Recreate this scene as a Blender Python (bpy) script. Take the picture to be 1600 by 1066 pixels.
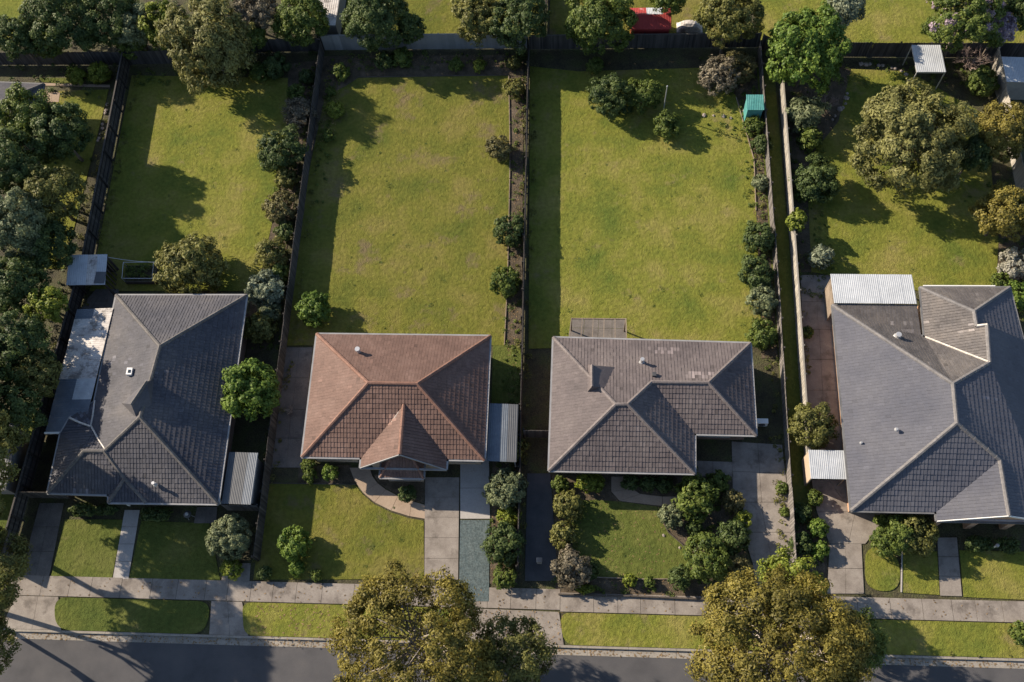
import bpy, bmesh, math, random
import numpy as np
from mathutils import Vector, Matrix
from mathutils.geometry import tessellate_polygon

S = bpy.context.scene
for o in list(bpy.data.objects): bpy.data.objects.remove(o)
C = S.collection
R = math.radians

# ------------------------------------------------------------------ camera
cam = bpy.data.cameras.new('camera'); cam.sensor_width = 36; cam.lens = 34.560; cam.clip_end = 3000
co = bpy.data.objects.new('camera', cam); C.objects.link(co)
rot = Matrix([[0.998321, -0.01192, 0.056688], [0.033329, 0.918595, -0.393793], [-0.047379, 0.395021, 0.917449]])
co.matrix_world = Matrix.Translation((3.118, -11.125, 68.0)) @ rot.to_4x4()
S.camera = co

# ------------------------------------------------------------------ sky and sun
SUN_EL = R(28); SUN_DIR = Vector((-1.0, 0.42, 0)).normalized()          # towards the sun
w = bpy.data.worlds.new('World'); S.world = w; w.use_nodes = True
nt = w.node_tree; bg = nt.nodes['Background']
sky = nt.nodes.new('ShaderNodeTexSky'); sky.sky_type = 'NISHITA'; sky.sun_disc = False
sky.sun_elevation = SUN_EL; sky.sun_rotation = math.atan2(SUN_DIR.x, SUN_DIR.y); sky.air_density = 1.0; sky.dust_density = 0.6
nt.links.new(sky.outputs[0], bg.inputs[0]); bg.inputs[1].default_value = 0.088
sl = bpy.data.lights.new('sun', 'SUN'); sl.energy = 5.0; sl.angle = R(0.55); sl.color = (1.0, 0.86, 0.67)
so = bpy.data.objects.new('sun', sl); C.objects.link(so)
sv = Vector((SUN_DIR.x*math.cos(SUN_EL), SUN_DIR.y*math.cos(SUN_EL), math.sin(SUN_EL)))
so.rotation_euler = (-sv).to_track_quat('-Z', 'Y').to_euler(); so.location = (-60, 30, 60)
S.view_settings.view_transform = 'Standard'; S.view_settings.look = 'None'
S.view_settings.exposure = 1.0; S.view_settings.gamma = 1.0; S.view_settings.use_curve_mapping = False

# ------------------------------------------------------------------ materials
def mat(name, cols, scale=1.0, detail=6, rough=0.85, bump=0.0, bscale=20.0, bdist=0.02, attr=None, spec=0.3, metal=0.0,
        fine=None, stretch=None, stains=None, attr_amt=0.5):
    """cols: 2-4 base colours mixed by a large noise; fine: (scale, amount) value flutter; stains: (colour, scale, threshold, amount)"""
    m = bpy.data.materials.new(name); m.use_nodes = True
    t = m.node_tree; n = t.nodes; l = t.links; p = n['Principled BSDF']
    p.inputs['Roughness'].default_value = rough; p.inputs['Specular IOR Level'].default_value = spec; p.inputs['Metallic'].default_value = metal
    tc = n.new('ShaderNodeTexCoord'); mp = n.new('ShaderNodeMapping'); l.new(tc.outputs['Object'], mp.inputs[0])
    if stretch: mp.inputs['Scale'].default_value = stretch
    no = n.new('ShaderNodeTexNoise'); no.inputs['Scale'].default_value = scale; no.inputs['Detail'].default_value = detail; no.inputs['Roughness'].default_value = 0.62
    l.new(mp.outputs[0], no.inputs['Vector'])
    r = n.new('ShaderNodeValToRGB'); l.new(no.outputs['Fac'], r.inputs[0])
    k = len(cols); e = r.color_ramp.elements
    while len(e) < k: e.new(0.5)
    for i, c in enumerate(cols):
        e[i].position = 0.32 + 0.36*i/max(1, k-1); e[i].color = (*c, 1)
    out = r.outputs[0]
    if fine:
        fn = n.new('ShaderNodeTexNoise'); fn.inputs['Scale'].default_value = fine[0]; fn.inputs['Detail'].default_value = 4
        l.new(mp.outputs[0], fn.inputs['Vector'])
        mr = n.new('ShaderNodeMapRange'); mr.inputs[1].default_value = 0.3; mr.inputs[2].default_value = 0.7
        mr.inputs[3].default_value = 1-fine[1]; mr.inputs[4].default_value = 1+fine[1]; l.new(fn.outputs['Fac'], mr.inputs[0])
        mx = n.new('ShaderNodeVectorMath'); mx.operation = 'SCALE'; l.new(out, mx.inputs[0]); l.new(mr.outputs[0], mx.inputs['Scale']); out = mx.outputs[0]
    if stains:
        sn = n.new('ShaderNodeTexNoise'); sn.inputs['Scale'].default_value = stains[1]; sn.inputs['Detail'].default_value = 8; sn.inputs['Roughness'].default_value = 0.7
        l.new(tc.outputs['Object'], sn.inputs['Vector'])
        sr = n.new('ShaderNodeMapRange'); sr.inputs[1].default_value = stains[2]; sr.inputs[2].default_value = stains[2]+0.12; sr.inputs[4].default_value = stains[3]
        l.new(sn.outputs['Fac'], sr.inputs[0])
        mc = n.new('ShaderNodeMix'); mc.data_type = 'RGBA'; l.new(sr.outputs[0], mc.inputs[0]); l.new(out, mc.inputs[6]); mc.inputs[7].default_value = (*stains[0], 1); out = mc.outputs[2]
    if attr:
        at = n.new('ShaderNodeAttribute'); at.attribute_name = attr
        ma = n.new('ShaderNodeMapRange'); ma.clamp = False; ma.inputs[3].default_value = 1-attr_amt; ma.inputs[4].default_value = 1+attr_amt; l.new(at.outputs['Fac'], ma.inputs[0])
        mx = n.new('ShaderNodeVectorMath'); mx.operation = 'SCALE'; l.new(out, mx.inputs[0]); l.new(ma.outputs[0], mx.inputs['Scale']); out = mx.outputs[0]
    l.new(out, p.inputs['Base Color'])
    if bump:
        bn = n.new('ShaderNodeTexNoise'); bn.inputs['Scale'].default_value = bscale; bn.inputs['Detail'].default_value = 5; bn.inputs['Roughness'].default_value = 0.6
        l.new(mp.outputs[0], bn.inputs['Vector'])
        bp = n.new('ShaderNodeBump'); bp.inputs['Strength'].default_value = bump; bp.inputs['Distance'].default_value = bdist
        l.new(bn.outputs['Fac'], bp.inputs['Height']); l.new(bp.outputs[0], p.inputs['Normal'])
    return m

def brick_mat(name, c1, c2, mortar):
    m = bpy.data.materials.new(name); m.use_nodes = True
    t = m.node_tree; n = t.nodes; l = t.links; p = n['Principled BSDF']; p.inputs['Roughness'].default_value = 0.9
    tc = n.new('ShaderNodeTexCoord'); sx = n.new('ShaderNodeSeparateXYZ'); l.new(tc.outputs['Object'], sx.inputs[0])
    ad = n.new('ShaderNodeMath'); l.new(sx.outputs[0], ad.inputs[0]); l.new(sx.outputs[1], ad.inputs[1])
    cx = n.new('ShaderNodeCombineXYZ'); l.new(ad.outputs[0], cx.inputs[0]); l.new(sx.outputs[2], cx.inputs[1])
    b = n.new('ShaderNodeTexBrick'); b.inputs['Scale'].default_value = 1; b.inputs['Brick Width'].default_value = 0.24; b.inputs['Row Height'].default_value = 0.086
    b.inputs['Mortar Size'].default_value = 0.008; b.inputs['Color1'].default_value = (*c1, 1); b.inputs['Color2'].default_value = (*c2, 1); b.inputs['Mortar'].default_value = (*mortar, 1)
    l.new(cx.outputs[0], b.inputs['Vector']); l.new(b.outputs['Color'], p.inputs['Base Color'])
    return m

def leaf_mat(name, ca, cb, trans=0.35):
    m = bpy.data.materials.new(name); m.use_nodes = True
    t = m.node_tree; n = t.nodes; l = t.links; n.remove(n['Principled BSDF']); o = n['Material Output']
    at = n.new('ShaderNodeAttribute'); at.attribute_name = 'tint'
    r = n.new('ShaderNodeValToRGB'); l.new(at.outputs['Fac'], r.inputs[0])
    e = r.color_ramp.elements; e[0].position = 0.1; e[0].color = (*ca, 1); e[1].position = 0.9; e[1].color = (*cb, 1)
    d = n.new('ShaderNodeBsdfPrincipled'); d.inputs['Roughness'].default_value = 0.55; d.inputs['Specular IOR Level'].default_value = 0.25
    tr = n.new('ShaderNodeBsdfTranslucent'); mx = n.new('ShaderNodeMixShader'); mx.inputs[0].default_value = trans
    l.new(r.outputs[0], d.inputs['Base Color']); l.new(r.outputs[0], tr.inputs[0]); l.new(d.outputs[0], mx.inputs[1]); l.new(tr.outputs[0], mx.inputs[2]); l.new(mx.outputs[0], o.inputs[0])
    return m

M = {}
M['soil'] = mat('soil', [(0.035,0.03,0.02),(0.06,0.055,0.028),(0.058,0.068,0.022)], 0.7, bump=1.0, bscale=9, bdist=0.08, fine=(14,0.45))
M['mulch'] = mat('mulch', [(0.045,0.036,0.024),(0.085,0.066,0.044),(0.13,0.10,0.074)], 1.4, bump=1.0, bscale=11, bdist=0.09, fine=(22,0.6))
def lawn_mat(name, a, b, c, dry, thr):
    m = mat(name, [a, b, c], 0.26, detail=10, rough=0.95, bump=1.0, bscale=2.8, bdist=0.12, fine=(3.6,0.17), spec=0.1, stains=(dry, 0.33, thr, 0.8))
    n = m.node_tree.nodes; l = m.node_tree.links
    bp = [x for x in n if x.type == 'BUMP'][0]
    b2 = n.new('ShaderNodeTexNoise'); b2.inputs['Scale'].default_value = 9; b2.inputs['Detail'].default_value = 3; b2.inputs['Distortion'].default_value = 1.6
    l.new(n['Mapping'].outputs[0], b2.inputs['Vector'])
    q = n.new('ShaderNodeBump'); q.inputs['Strength'].default_value = 0.9; q.inputs['Distance'].default_value = 0.088
    l.new(b2.outputs['Fac'], q.inputs['Height']); l.new(bp.outputs[0], q.inputs['Normal']); l.new(q.outputs[0], n['Principled BSDF'].inputs['Normal'])
    return m
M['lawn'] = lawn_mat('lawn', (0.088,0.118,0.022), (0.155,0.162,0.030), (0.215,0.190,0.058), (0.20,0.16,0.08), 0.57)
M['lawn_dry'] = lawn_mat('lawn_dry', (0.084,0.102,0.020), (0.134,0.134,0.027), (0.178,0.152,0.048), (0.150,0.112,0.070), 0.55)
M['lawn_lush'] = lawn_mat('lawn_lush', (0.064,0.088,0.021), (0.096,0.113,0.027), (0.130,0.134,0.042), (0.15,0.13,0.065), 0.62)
M['asphalt'] = mat('asphalt', [(0.055,0.054,0.058),(0.071,0.069,0.073),(0.084,0.08,0.082)], 0.5, bump=0.4, bscale=60, bdist=0.01, fine=(45,0.25), rough=0.9, stains=((0.05,0.05,0.055), 0.6, 0.6, 0.6))
M['bitumen'] = mat('bitumen', [(0.05,0.052,0.058),(0.075,0.076,0.082)], 1.2, bump=0.4, bscale=40, bdist=0.015, fine=(40,0.35))
M['teal_seal'] = mat('teal_seal', [(0.058,0.082,0.09),(0.092,0.116,0.12)], 2.5, bump=0.8, bscale=12, bdist=0.04, fine=(9,0.35))
M['concrete'] = mat('concrete', [(0.16,0.138,0.122),(0.22,0.193,0.172),(0.265,0.237,0.212)], 0.9, bump=0.25, bscale=30, bdist=0.008, fine=(18,0.12), stains=((0.10,0.085,0.075), 0.7, 0.54, 0.75), attr=None)
M['concrete_pale'] = mat('concrete_pale', [(0.30,0.28,0.27),(0.38,0.36,0.345)], 0.8, bump=0.2, bscale=30, bdist=0.008, fine=(14,0.08), stains=((0.2,0.175,0.155), 0.8, 0.56, 0.7))
M['concrete_sand'] = mat('concrete_sand', [(0.26,0.195,0.145),(0.33,0.255,0.195)], 0.9, bump=0.2, bscale=30, bdist=0.008, fine=(16,0.1), stains=((0.2,0.145,0.11), 0.9, 0.62, 0.6))
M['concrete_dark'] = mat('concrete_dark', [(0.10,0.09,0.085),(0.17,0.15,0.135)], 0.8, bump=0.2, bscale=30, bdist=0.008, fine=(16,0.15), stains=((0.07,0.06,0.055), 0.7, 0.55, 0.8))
M['kerb'] = mat('kerb_concrete', [(0.20,0.18,0.156),(0.29,0.262,0.23)], 0.8, bump=0.2, bscale=30, bdist=0.008, fine=(12,0.15), stains=((0.16,0.12,0.075), 1.5, 0.56, 0.7))
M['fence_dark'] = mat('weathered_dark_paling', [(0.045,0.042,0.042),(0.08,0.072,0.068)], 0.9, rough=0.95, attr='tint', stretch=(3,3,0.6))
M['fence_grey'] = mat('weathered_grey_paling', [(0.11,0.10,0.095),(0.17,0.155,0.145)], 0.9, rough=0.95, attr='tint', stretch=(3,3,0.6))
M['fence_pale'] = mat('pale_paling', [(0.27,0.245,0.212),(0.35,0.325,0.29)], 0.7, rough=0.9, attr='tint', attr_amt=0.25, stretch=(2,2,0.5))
M['fence_steel'] = mat('grey_steel_fence', [(0.17,0.175,0.18),(0.22,0.225,0.23)], 0.5, rough=0.5, attr='tint', attr_amt=0.2)
M['timber'] = mat('timber', [(0.16,0.125,0.095),(0.26,0.21,0.165)], 1.0, rough=0.9, fine=(12,0.2))
M['timber_dark'] = mat('dark_timber', [(0.05,0.042,0.036),(0.09,0.075,0.065)], 1.0, rough=0.9, fine=(12,0.2))
M['bark'] = mat('bark', [(0.10,0.08,0.062),(0.2,0.165,0.135)], 2.0, rough=0.95, bump=0.8, bscale=12, bdist=0.04)
M['bark_pale'] = mat('pale_bark', [(0.24,0.2,0.17),(0.42,0.37,0.33)], 1.4, rough=0.9, bump=0.5, bscale=8, bdist=0.03)
M['twig'] = mat('dead_twig', [(0.24,0.18,0.16),(0.36,0.28,0.25)], 2.0, rough=0.95)
M['roof1'] = mat('weathered_charcoal_tile', [(0.046,0.047,0.060),(0.066,0.065,0.077),(0.092,0.086,0.091)], 0.35, rough=0.75, attr='tint', attr_amt=0.17, fine=(7,0.14), stains=((0.22,0.2,0.18), 0.55, 0.66, 0.6))
M['roof2'] = mat('terracotta_tile', [(0.108,0.065,0.054),(0.135,0.082,0.067),(0.165,0.105,0.088)], 0.4, rough=0.75, attr='tint', attr_amt=0.15, fine=(8,0.14), stains=((0.26,0.19,0.16), 0.7, 0.66, 0.4))
M['roof3'] = mat('brown_grey_tile', [(0.078,0.066,0.069),(0.104,0.087,0.089),(0.128,0.109,0.108)], 0.4, rough=0.75, attr='tint', attr_amt=0.15, fine=(8,0.12), stains=((0.33,0.3,0.29), 0.8, 0.68, 0.6))
M['roof4'] = mat('slate_grey_tile', [(0.070,0.073,0.094),(0.083,0.085,0.105),(0.095,0.096,0.114)], 0.4, rough=0.7, attr='tint', attr_amt=0.08, fine=(6,0.07))
M['roof4b'] = mat('worn_brown_grey_tile', [(0.074,0.068,0.070),(0.102,0.093,0.092),(0.135,0.12,0.113)], 0.5, rough=0.75, attr='tint', attr_amt=0.17, fine=(8,0.15), stains=((0.36,0.32,0.29), 0.8, 0.64, 0.6))
M['cap1'] = mat('charcoal_ridge', [(0.085,0.08,0.08),(0.13,0.12,0.115)], 1.2, rough=0.8, fine=(6,0.25))
M['cap2'] = mat('terracotta_ridge', [(0.165,0.088,0.066),(0.21,0.12,0.092)], 1.2, rough=0.8, fine=(6,0.2))
M['cap3'] = mat('brown_grey_ridge', [(0.125,0.107,0.107),(0.17,0.147,0.143)], 1.2, rough=0.8, fine=(6,0.2))
M['cap4'] = mat('slate_ridge', [(0.12,0.116,0.12),(0.165,0.155,0.155)], 1.2, rough=0.8, fine=(6,0.2))
M['mortar'] = mat('pale_mortar', [(0.42,0.38,0.34),(0.58,0.54,0.5)], 2.5, fine=(6,0.2))
M['brick_brown'] = brick_mat('brown_brick', (0.16,0.085,0.06), (0.21,0.12,0.085), (0.2,0.18,0.16))
M['brick_orange'] = brick_mat('orange_brick', (0.40,0.21,0.115), (0.47,0.27,0.16), (0.36,0.30,0.24))
M['brick_cream'] = brick_mat('cream_brick', (0.36,0.26,0.18), (0.42,0.31,0.22), (0.36,0.32,0.28))
M['render'] = mat('grey_render', [(0.20,0.19,0.18),(0.26,0.25,0.235)], 0.8, fine=(5,0.08))
M['white'] = mat('white_paint', [(0.62,0.61,0.6),(0.74,0.73,0.72)], 1.0, rough=0.5)
M['gutter'] = mat('pale_gutter', [(0.20,0.20,0.21),(0.28,0.28,0.29)], 1.2, rough=0.5)
M['gutter_dark'] = mat('dark_gutter', [(0.1,0.1,0.105),(0.16,0.16,0.165)], 1.2, rough=0.5)
M['glass'] = mat('window_glass', [(0.02,0.03,0.035),(0.035,0.045,0.055)], 0.8, rough=0.06, spec=0.6)
M['zinc'] = mat('zinc_sheet', [(0.34,0.36,0.39),(0.43,0.45,0.48)], 0.9, rough=0.55, metal=0.0, attr=None, fine=(5,0.06), stains=((0.38,0.37,0.36), 0.7, 0.6, 0.5))
M['zinc_old'] = mat('stained_sheet', [(0.34,0.31,0.295),(0.46,0.43,0.41),(0.56,0.53,0.51)], 0.7, rough=0.65, stretch=(1,1.6,1), fine=(6,0.15), stains=((0.12,0.105,0.095), 1.3, 0.50, 0.8))
M['sheet_blue_and_shade'] = mat('blue_grey_and_shade_sheet', [(0.085,0.105,0.135),(0.12,0.14,0.17)], 0.8, rough=0.5, fine=(5,0.1))  # garage's blue grey; on lean-to and carport also shade put into the colour
M['sheet_teal'] = mat('teal_sheet', [(0.045,0.19,0.19),(0.08,0.25,0.24)], 1.2, rough=0.7, fine=(6,0.15))
M['sheet_red'] = mat('red_sheet', [(0.26,0.03,0.03),(0.34,0.045,0.04)], 0.8, rough=0.6, stains=((0.6,0.55,0.53), 0.35, 0.56, 0.9))
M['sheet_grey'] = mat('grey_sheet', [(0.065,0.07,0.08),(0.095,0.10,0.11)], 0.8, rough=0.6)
M['polycarb'] = mat('clear_sheet', [(0.30,0.32,0.34),(0.42,0.44,0.46)], 1.6, rough=0.3, stains=((0.6,0.62,0.63), 1.2, 0.6, 0.8))
M['steel'] = mat('galvanised_steel', [(0.42,0.42,0.43),(0.55,0.55,0.56)], 2, rough=0.4, metal=0.5)
M['dark_metal'] = mat('dark_metal', [(0.05,0.05,0.055),(0.08,0.08,0.085)], 2, rough=0.5)
M['stone'] = mat('field_stone', [(0.2,0.165,0.145),(0.33,0.285,0.26)], 1.8, bump=0.6, bscale=10, bdist=0.03, fine=(8,0.2))
M['litter'] = mat('fallen_leaf', [(0.14,0.09,0.045),(0.24,0.16,0.08)], 3, attr='tint')
LEAF = dict(
    dark=leaf_mat('leaf_dark', (0.029,0.055,0.018), (0.118,0.156,0.046)),
    green=leaf_mat('leaf_green', (0.043,0.074,0.015), (0.168,0.210,0.044)),
    bright=leaf_mat('leaf_bright', (0.045,0.096,0.015), (0.185,0.258,0.046)),
    lime=leaf_mat('leaf_lime', (0.080,0.110,0.015), (0.27,0.31,0.045)),
    olive=leaf_mat('leaf_olive', (0.065,0.072,0.020), (0.241,0.234,0.066)),
    gold=leaf_mat('leaf_gold', (0.075,0.069,0.016), (0.278,0.233,0.050)),
    tan=leaf_mat('leaf_tan', (0.074,0.079,0.024), (0.280,0.270,0.094)),
    grey=leaf_mat('leaf_grey', (0.067,0.089,0.044), (0.252,0.282,0.149)),
    silver=leaf_mat('leaf_silver', (0.095,0.118,0.075), (0.336,0.372,0.253)),
    bronze=leaf_mat('leaf_bronze', (0.065,0.062,0.026), (0.224,0.202,0.079)),
    mauve=leaf_mat('leaf_mauve', (0.074,0.067,0.046), (0.263,0.228,0.165)),
    lilac=leaf_mat('leaf_lilac', (0.179,0.132,0.165), (0.470,0.372,0.440)),
    white=leaf_mat('leaf_white', (0.16,0.16,0.11), (0.46,0.44,0.38)))

# ------------------------------------------------------------------ helpers
def tag(o, label=None, cat=None, group=None, kind=None):
    if label: o['label'] = label
    if cat: o['category'] = cat
    if group: o['group'] = group
    if kind: o['kind'] = kind
    return o
def empty(name, loc, label, cat, group=None, rz=0.0):
    o = bpy.data.objects.new(name, None); o.empty_display_size = 0.3; C.objects.link(o); o.location = loc; o.rotation_euler.z = rz
    return tag(o, label, cat, group)
def link(name, me, m, parent=None, loc=None):
    o = bpy.data.objects.new(name, me); C.objects.link(o)
    if m is not None and not me.materials: me.materials.append(m)
    if parent is not None:
        o.parent = parent
        pl = Vector((0,0,0)); q = parent
        while q is not None: pl = pl + Vector(q.location); q = q.parent
        o.location = (Vector(loc) if loc else Vector((0,0,0))) - pl        # parents are never rotated
    elif loc: o.location = loc
    return o
class MB:
    def __init__(s): s.v = []; s.f = []; s.t = []
    def poly(s, pts, t=0.5):
        k = len(s.v); s.v += [tuple(p) for p in pts]; s.f.append(tuple(range(k, k+len(pts)))); s.t.append(t)
    def box(s, x0, x1, y0, y1, z0, z1, t=0.5):
        k = len(s.v); s.v += [(x0,y0,z0),(x1,y0,z0),(x1,y1,z0),(x0,y1,z0),(x0,y0,z1),(x1,y0,z1),(x1,y1,z1),(x0,y1,z1)]
        for f in ((3,2,1,0),(4,5,6,7),(0,1,5,4),(1,2,6,5),(2,3,7,6),(3,0,4,7)): s.f.append(tuple(k+i for i in f)); s.t.append(t)
    def prism(s, pts, z0, z1, t=0.5):
        a = sum(pts[i][0]*pts[(i+1) % len(pts)][1]-pts[(i+1) % len(pts)][0]*pts[i][1] for i in range(len(pts)))
        if a < 0: pts = pts[::-1]
        k = len(s.v); n = len(pts)
        s.v += [(p[0],p[1],z0) for p in pts]+[(p[0],p[1],z1) for p in pts]
        for tri in tessellate_polygon([[Vector((p[0],p[1],0)) for p in pts]]):
            q = [pts[i] for i in tri]
            if (q[1][0]-q[0][0])*(q[2][1]-q[0][1])-(q[2][0]-q[0][0])*(q[1][1]-q[0][1]) < 0: tri = tri[::-1]
            s.f.append(tuple(k+n+i for i in tri)); s.t.append(t)
        for i in range(n):
            j = (i+1) % n; s.f.append((k+i,k+j,k+n+j,k+n+i)); s.t.append(t)
    def bar(s, a, b, wd, h, t=0.5):
        """box beam from a to b, width wd (sideways) and height h (up), resting with its centre on the line"""
        a = Vector(a); b = Vector(b); d = (b-a); u = d.normalized(); sd = u.cross(Vector((0,0,1)))
        if sd.length < 1e-4: sd = Vector((1,0,0))
        sd.normalize(); up = sd.cross(u).normalized(); sd *= wd/2; up *= h/2
        k = len(s.v)
        for c in (a, b):
            for q in (-sd-up, sd-up, sd+up, -sd+up): s.v.append(tuple(c+q))
        for f in ((0,1,2,3),(7,6,5,4),(0,4,5,1),(1,5,6,2),(2,6,7,3),(3,7,4,0)): s.f.append(tuple(k+i for i in f)); s.t.append(t)
    def tube(s, pts, rad, n=6, t=0.5):
        k = len(s.v); m = len(pts)
        for i, p in enumerate(pts):
            p = Vector(p); d = (Vector(pts[min(i+1,m-1)])-Vector(pts[max(i-1,0)])).normalized()
            a = d.orthogonal().normalized(); b = d.cross(a)
            for j in range(n):
                an = 2*math.pi*j/n; s.v.append(tuple(p+(a*math.cos(an)+b*math.sin(an))*rad[i]))
        for i in range(m-1):
            for j in range(n):
                s.f.append((k+i*n+j, k+i*n+(j+1) % n, k+(i+1)*n+(j+1) % n, k+(i+1)*n+j)); s.t.append(t)
        s.f.append(tuple(k+j for j in range(n))[::-1]); s.t.append(t); s.f.append(tuple(k+(m-1)*n+j for j in range(n))); s.t.append(t)
    def mesh(s, name, tint=False, origin=None):
        me = bpy.data.meshes.new(name)
        v = s.v if origin is None else [(p[0]-origin[0],p[1]-origin[1],p[2]-origin[2]) for p in s.v]
        me.from_pydata(v, [], s.f)
        if tint:
            a = me.attributes.new('tint', 'FLOAT', 'FACE'); a.data.foreach_set('value', s.t)
        return me
    def build(s, name, m, parent=None, tint=False):
        return link(name, s.mesh(name, tint), m, parent)
rnd = random.Random(7)
def structure(name, mb, m, label=None):
    o = mb.build(name, m); return tag(o, label, None, None, 'structure')
def sheet(name, pts, z, m, label=None, depth=0.03):
    b = MB(); b.prism([(p[0],p[1]) for p in pts], z-depth, z); return structure(name, b, m, label)
def lerp(a, b, t): return tuple(a[i]+(b[i]-a[i])*t for i in range(min(len(a),len(b))))
def quad_slabs(parent, q, nu, nv, top, m, gap=0.012, th=0.09, name='slab'):
    """q: four corners in order; slabs with open joints, each a separate piece"""
    us = [0]+sorted((i+1+rnd.uniform(-.06,.06))/nu for i in range(nu-1))+[1]; vs = [j/nv for j in range(nv+1)]
    P = lambda u, v: lerp(lerp(q[0],q[1],u), lerp(q[3],q[2],u), v)
    for i in range(nu):
        for j in range(nv):
            c = [P(us[i],vs[j]),P(us[i+1],vs[j]),P(us[i+1],vs[j+1]),P(us[i],vs[j+1])]
            slab(parent, c, top+rnd.uniform(-.006,.006), m, gap, th, name)
def slab(parent, c, top, m, gap=0.012, th=0.09, name='slab'):
    cx = sum(p[0] for p in c)/len(c); cy = sum(p[1] for p in c)/len(c)
    pts = []
    for p in c:
        d = math.hypot(p[0]-cx, p[1]-cy); k = (d-gap*1.3)/d; pts.append((cx+(p[0]-cx)*k, cy+(p[1]-cy)*k))
    b = MB(); b.prism(pts, top-th, top); return b.build(name, m, parent)
def paving(name, label, quads, m, top=0.03):
    """a paved strip: an earth bed with concrete slabs lying on it; quads = [(q, nu, nv)]"""
    bed = MB()
    for q, nu, nv in quads: bed.prism([(p[0],p[1]) for p in q], -0.1, top-0.035)
    o = structure(name, bed, M['soil'], label)
    for q, nu, nv in quads: quad_slabs(o, [(p[0],p[1]) for p in q], nu, nv, top, m)
    return o

# ================================================================== THE SETTING
KY = -3.86                                    # back of the kerb
g = MB(); prof = [(-600,-0.03),(-13.2,-0.03),(-13.1,-0.34),(KY-0.1,-0.34),(KY-0.05,-0.03),(600,-0.03)]
for (y0,z0),(y1,z1) in zip(prof, prof[1:]): g.poly([(-600,y0,z0),(600,y0,z0),(600,y1,z1),(-600,y1,z1)])
structure('ground', g, M['soil'], 'dark earth under the gardens and beyond the fences')
b = MB(); b.box(-120,120,-12.2,KY-0.62,-0.3,-0.135); structure('road', b, M['asphalt'], 'grey asphalt road along the front of the lots')
b = MB(); b.box(-120,120,-600,-13.3,-0.2,-0.01); structure('far_verge', b, M['lawn_dry'], 'grass on the other side of the road')
# gutter apron and kerb in poured lengths
gut = MB(); gut.box(-120,120,KY-0.63,KY-0.14,-0.3,-0.15); gut = structure('gutter', gut, M['soil'], 'concrete gutter along the road edge')
krb = MB(); krb.box(-120,120,KY-0.15,KY-0.02,-0.3,-0.02); krb = structure('kerb', krb, M['soil'], 'concrete kerb between gutter and nature strip')
x = -48.0
while x < 48:
    L = rnd.uniform(2.6, 3.4)
    slab(gut, [(x,KY-0.62),(x+L,KY-0.62),(x+L,KY-0.16),(x,KY-0.16)], -0.118+rnd.uniform(-.003,.003), M['kerb'], 0.006, 0.1, 'gutter_length')
    slab(krb, [(x,KY-0.155),(x+L,KY-0.155),(x+L,KY),(x,KY)], 0.022+rnd.uniform(-.004,.004), M['kerb'], 0.006, 0.3, 'kerb_length')
    x += L
# footpath slabs
fp = MB(); fp.box(-120,120,-1.60,-0.22,-0.1,-0.005); fp = structure('footpath', fp, M['soil'], 'concrete footpath along the front boundaries')
x = -46.0
while x < 46:
    L = rnd.uniform(1.5, 2.3); d = 0.10 if 2 < x < 18.5 else 0
    slab(fp, [(x,-1.60-d),(x+L,-1.60-d),(x+L,-0.22-d*2.2),(x,-0.22-d*2.2)], 0.03+rnd.uniform(-.008,.008), M['concrete'], 0.012, 0.1); x += L
# driveway crossings over the nature strip
def crossing(a, b_, c, d, label, nu=2):
    paving('driveway_crossing', label, [((a,b_,c,d), nu, 1)], M['concrete'])
crossing((-35.5,KY),(-31.2,KY),(-31.9,-1.62),(-34.9,-1.62), 'concrete crossing at the left end of the footpath')
crossing((-20.9,KY),(-18.2,KY),(-18.95,-1.62),(-21.1,-1.62), 'concrete crossing between the two left nature strips')
crossing((-4.4,KY),(3.1,KY),(2.75,-1.72),(-4.2,-1.62), 'wide concrete crossing by the street tree', 4)
crossing((18.4,KY),(23.2,KY),(22.6,-1.62),(18.6,-1.72), 'concrete crossing under the right street tree')
crossing((-60,KY),(-36.4,KY),(-36.4,-1.62),(-60,-1.62), 'paved verge left of the frame', 8)
# nature strips
def rounded(p, r=0.9, n=5):
    out = []
    for i in range(len(p)):
        a = Vector(p[i-1][:2]); c = Vector(p[i][:2]); d = Vector(p[(i+1) % len(p)][:2])
        u = (a-c).normalized(); v_ = (d-c).normalized(); s0 = c+u*min(r,(a-c).length/2); s1 = c+v_*min(r,(d-c).length/2)
        for k in range(n+1):
            t = k/n; q = s0*(1-t)**2+c*2*t*(1-t)+s1*t*t; out.append((q.x,q.y))
    return out
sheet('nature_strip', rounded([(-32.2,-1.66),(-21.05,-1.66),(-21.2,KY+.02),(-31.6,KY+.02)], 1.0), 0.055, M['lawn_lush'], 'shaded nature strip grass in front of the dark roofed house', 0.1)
sheet('nature_strip', rounded([(-18.95,-1.66),(-4.15,-1.66),(-4.35,KY+.02),(-18.5,KY+.02)], 0.7), 0.055, M['lawn'], 'nature strip grass in front of the terracotta roofed house', 0.1)
sheet('nature_strip', rounded([(2.75,-1.76),(18.5,-1.76),(18.3,KY+.02),(3.1,KY+.02)], 0.8), 0.055, M['lawn'], 'nature strip grass in front of the brown roofed house', 0.1)
sheet('nature_strip', rounded([(22.5,-1.66),(60,-1.66),(60,KY+.02),(23.1,KY+.02)], 0.5), 0.055, M['lawn'], 'nature strip grass in front of the slate grey roofed house', 0.1)

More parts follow.
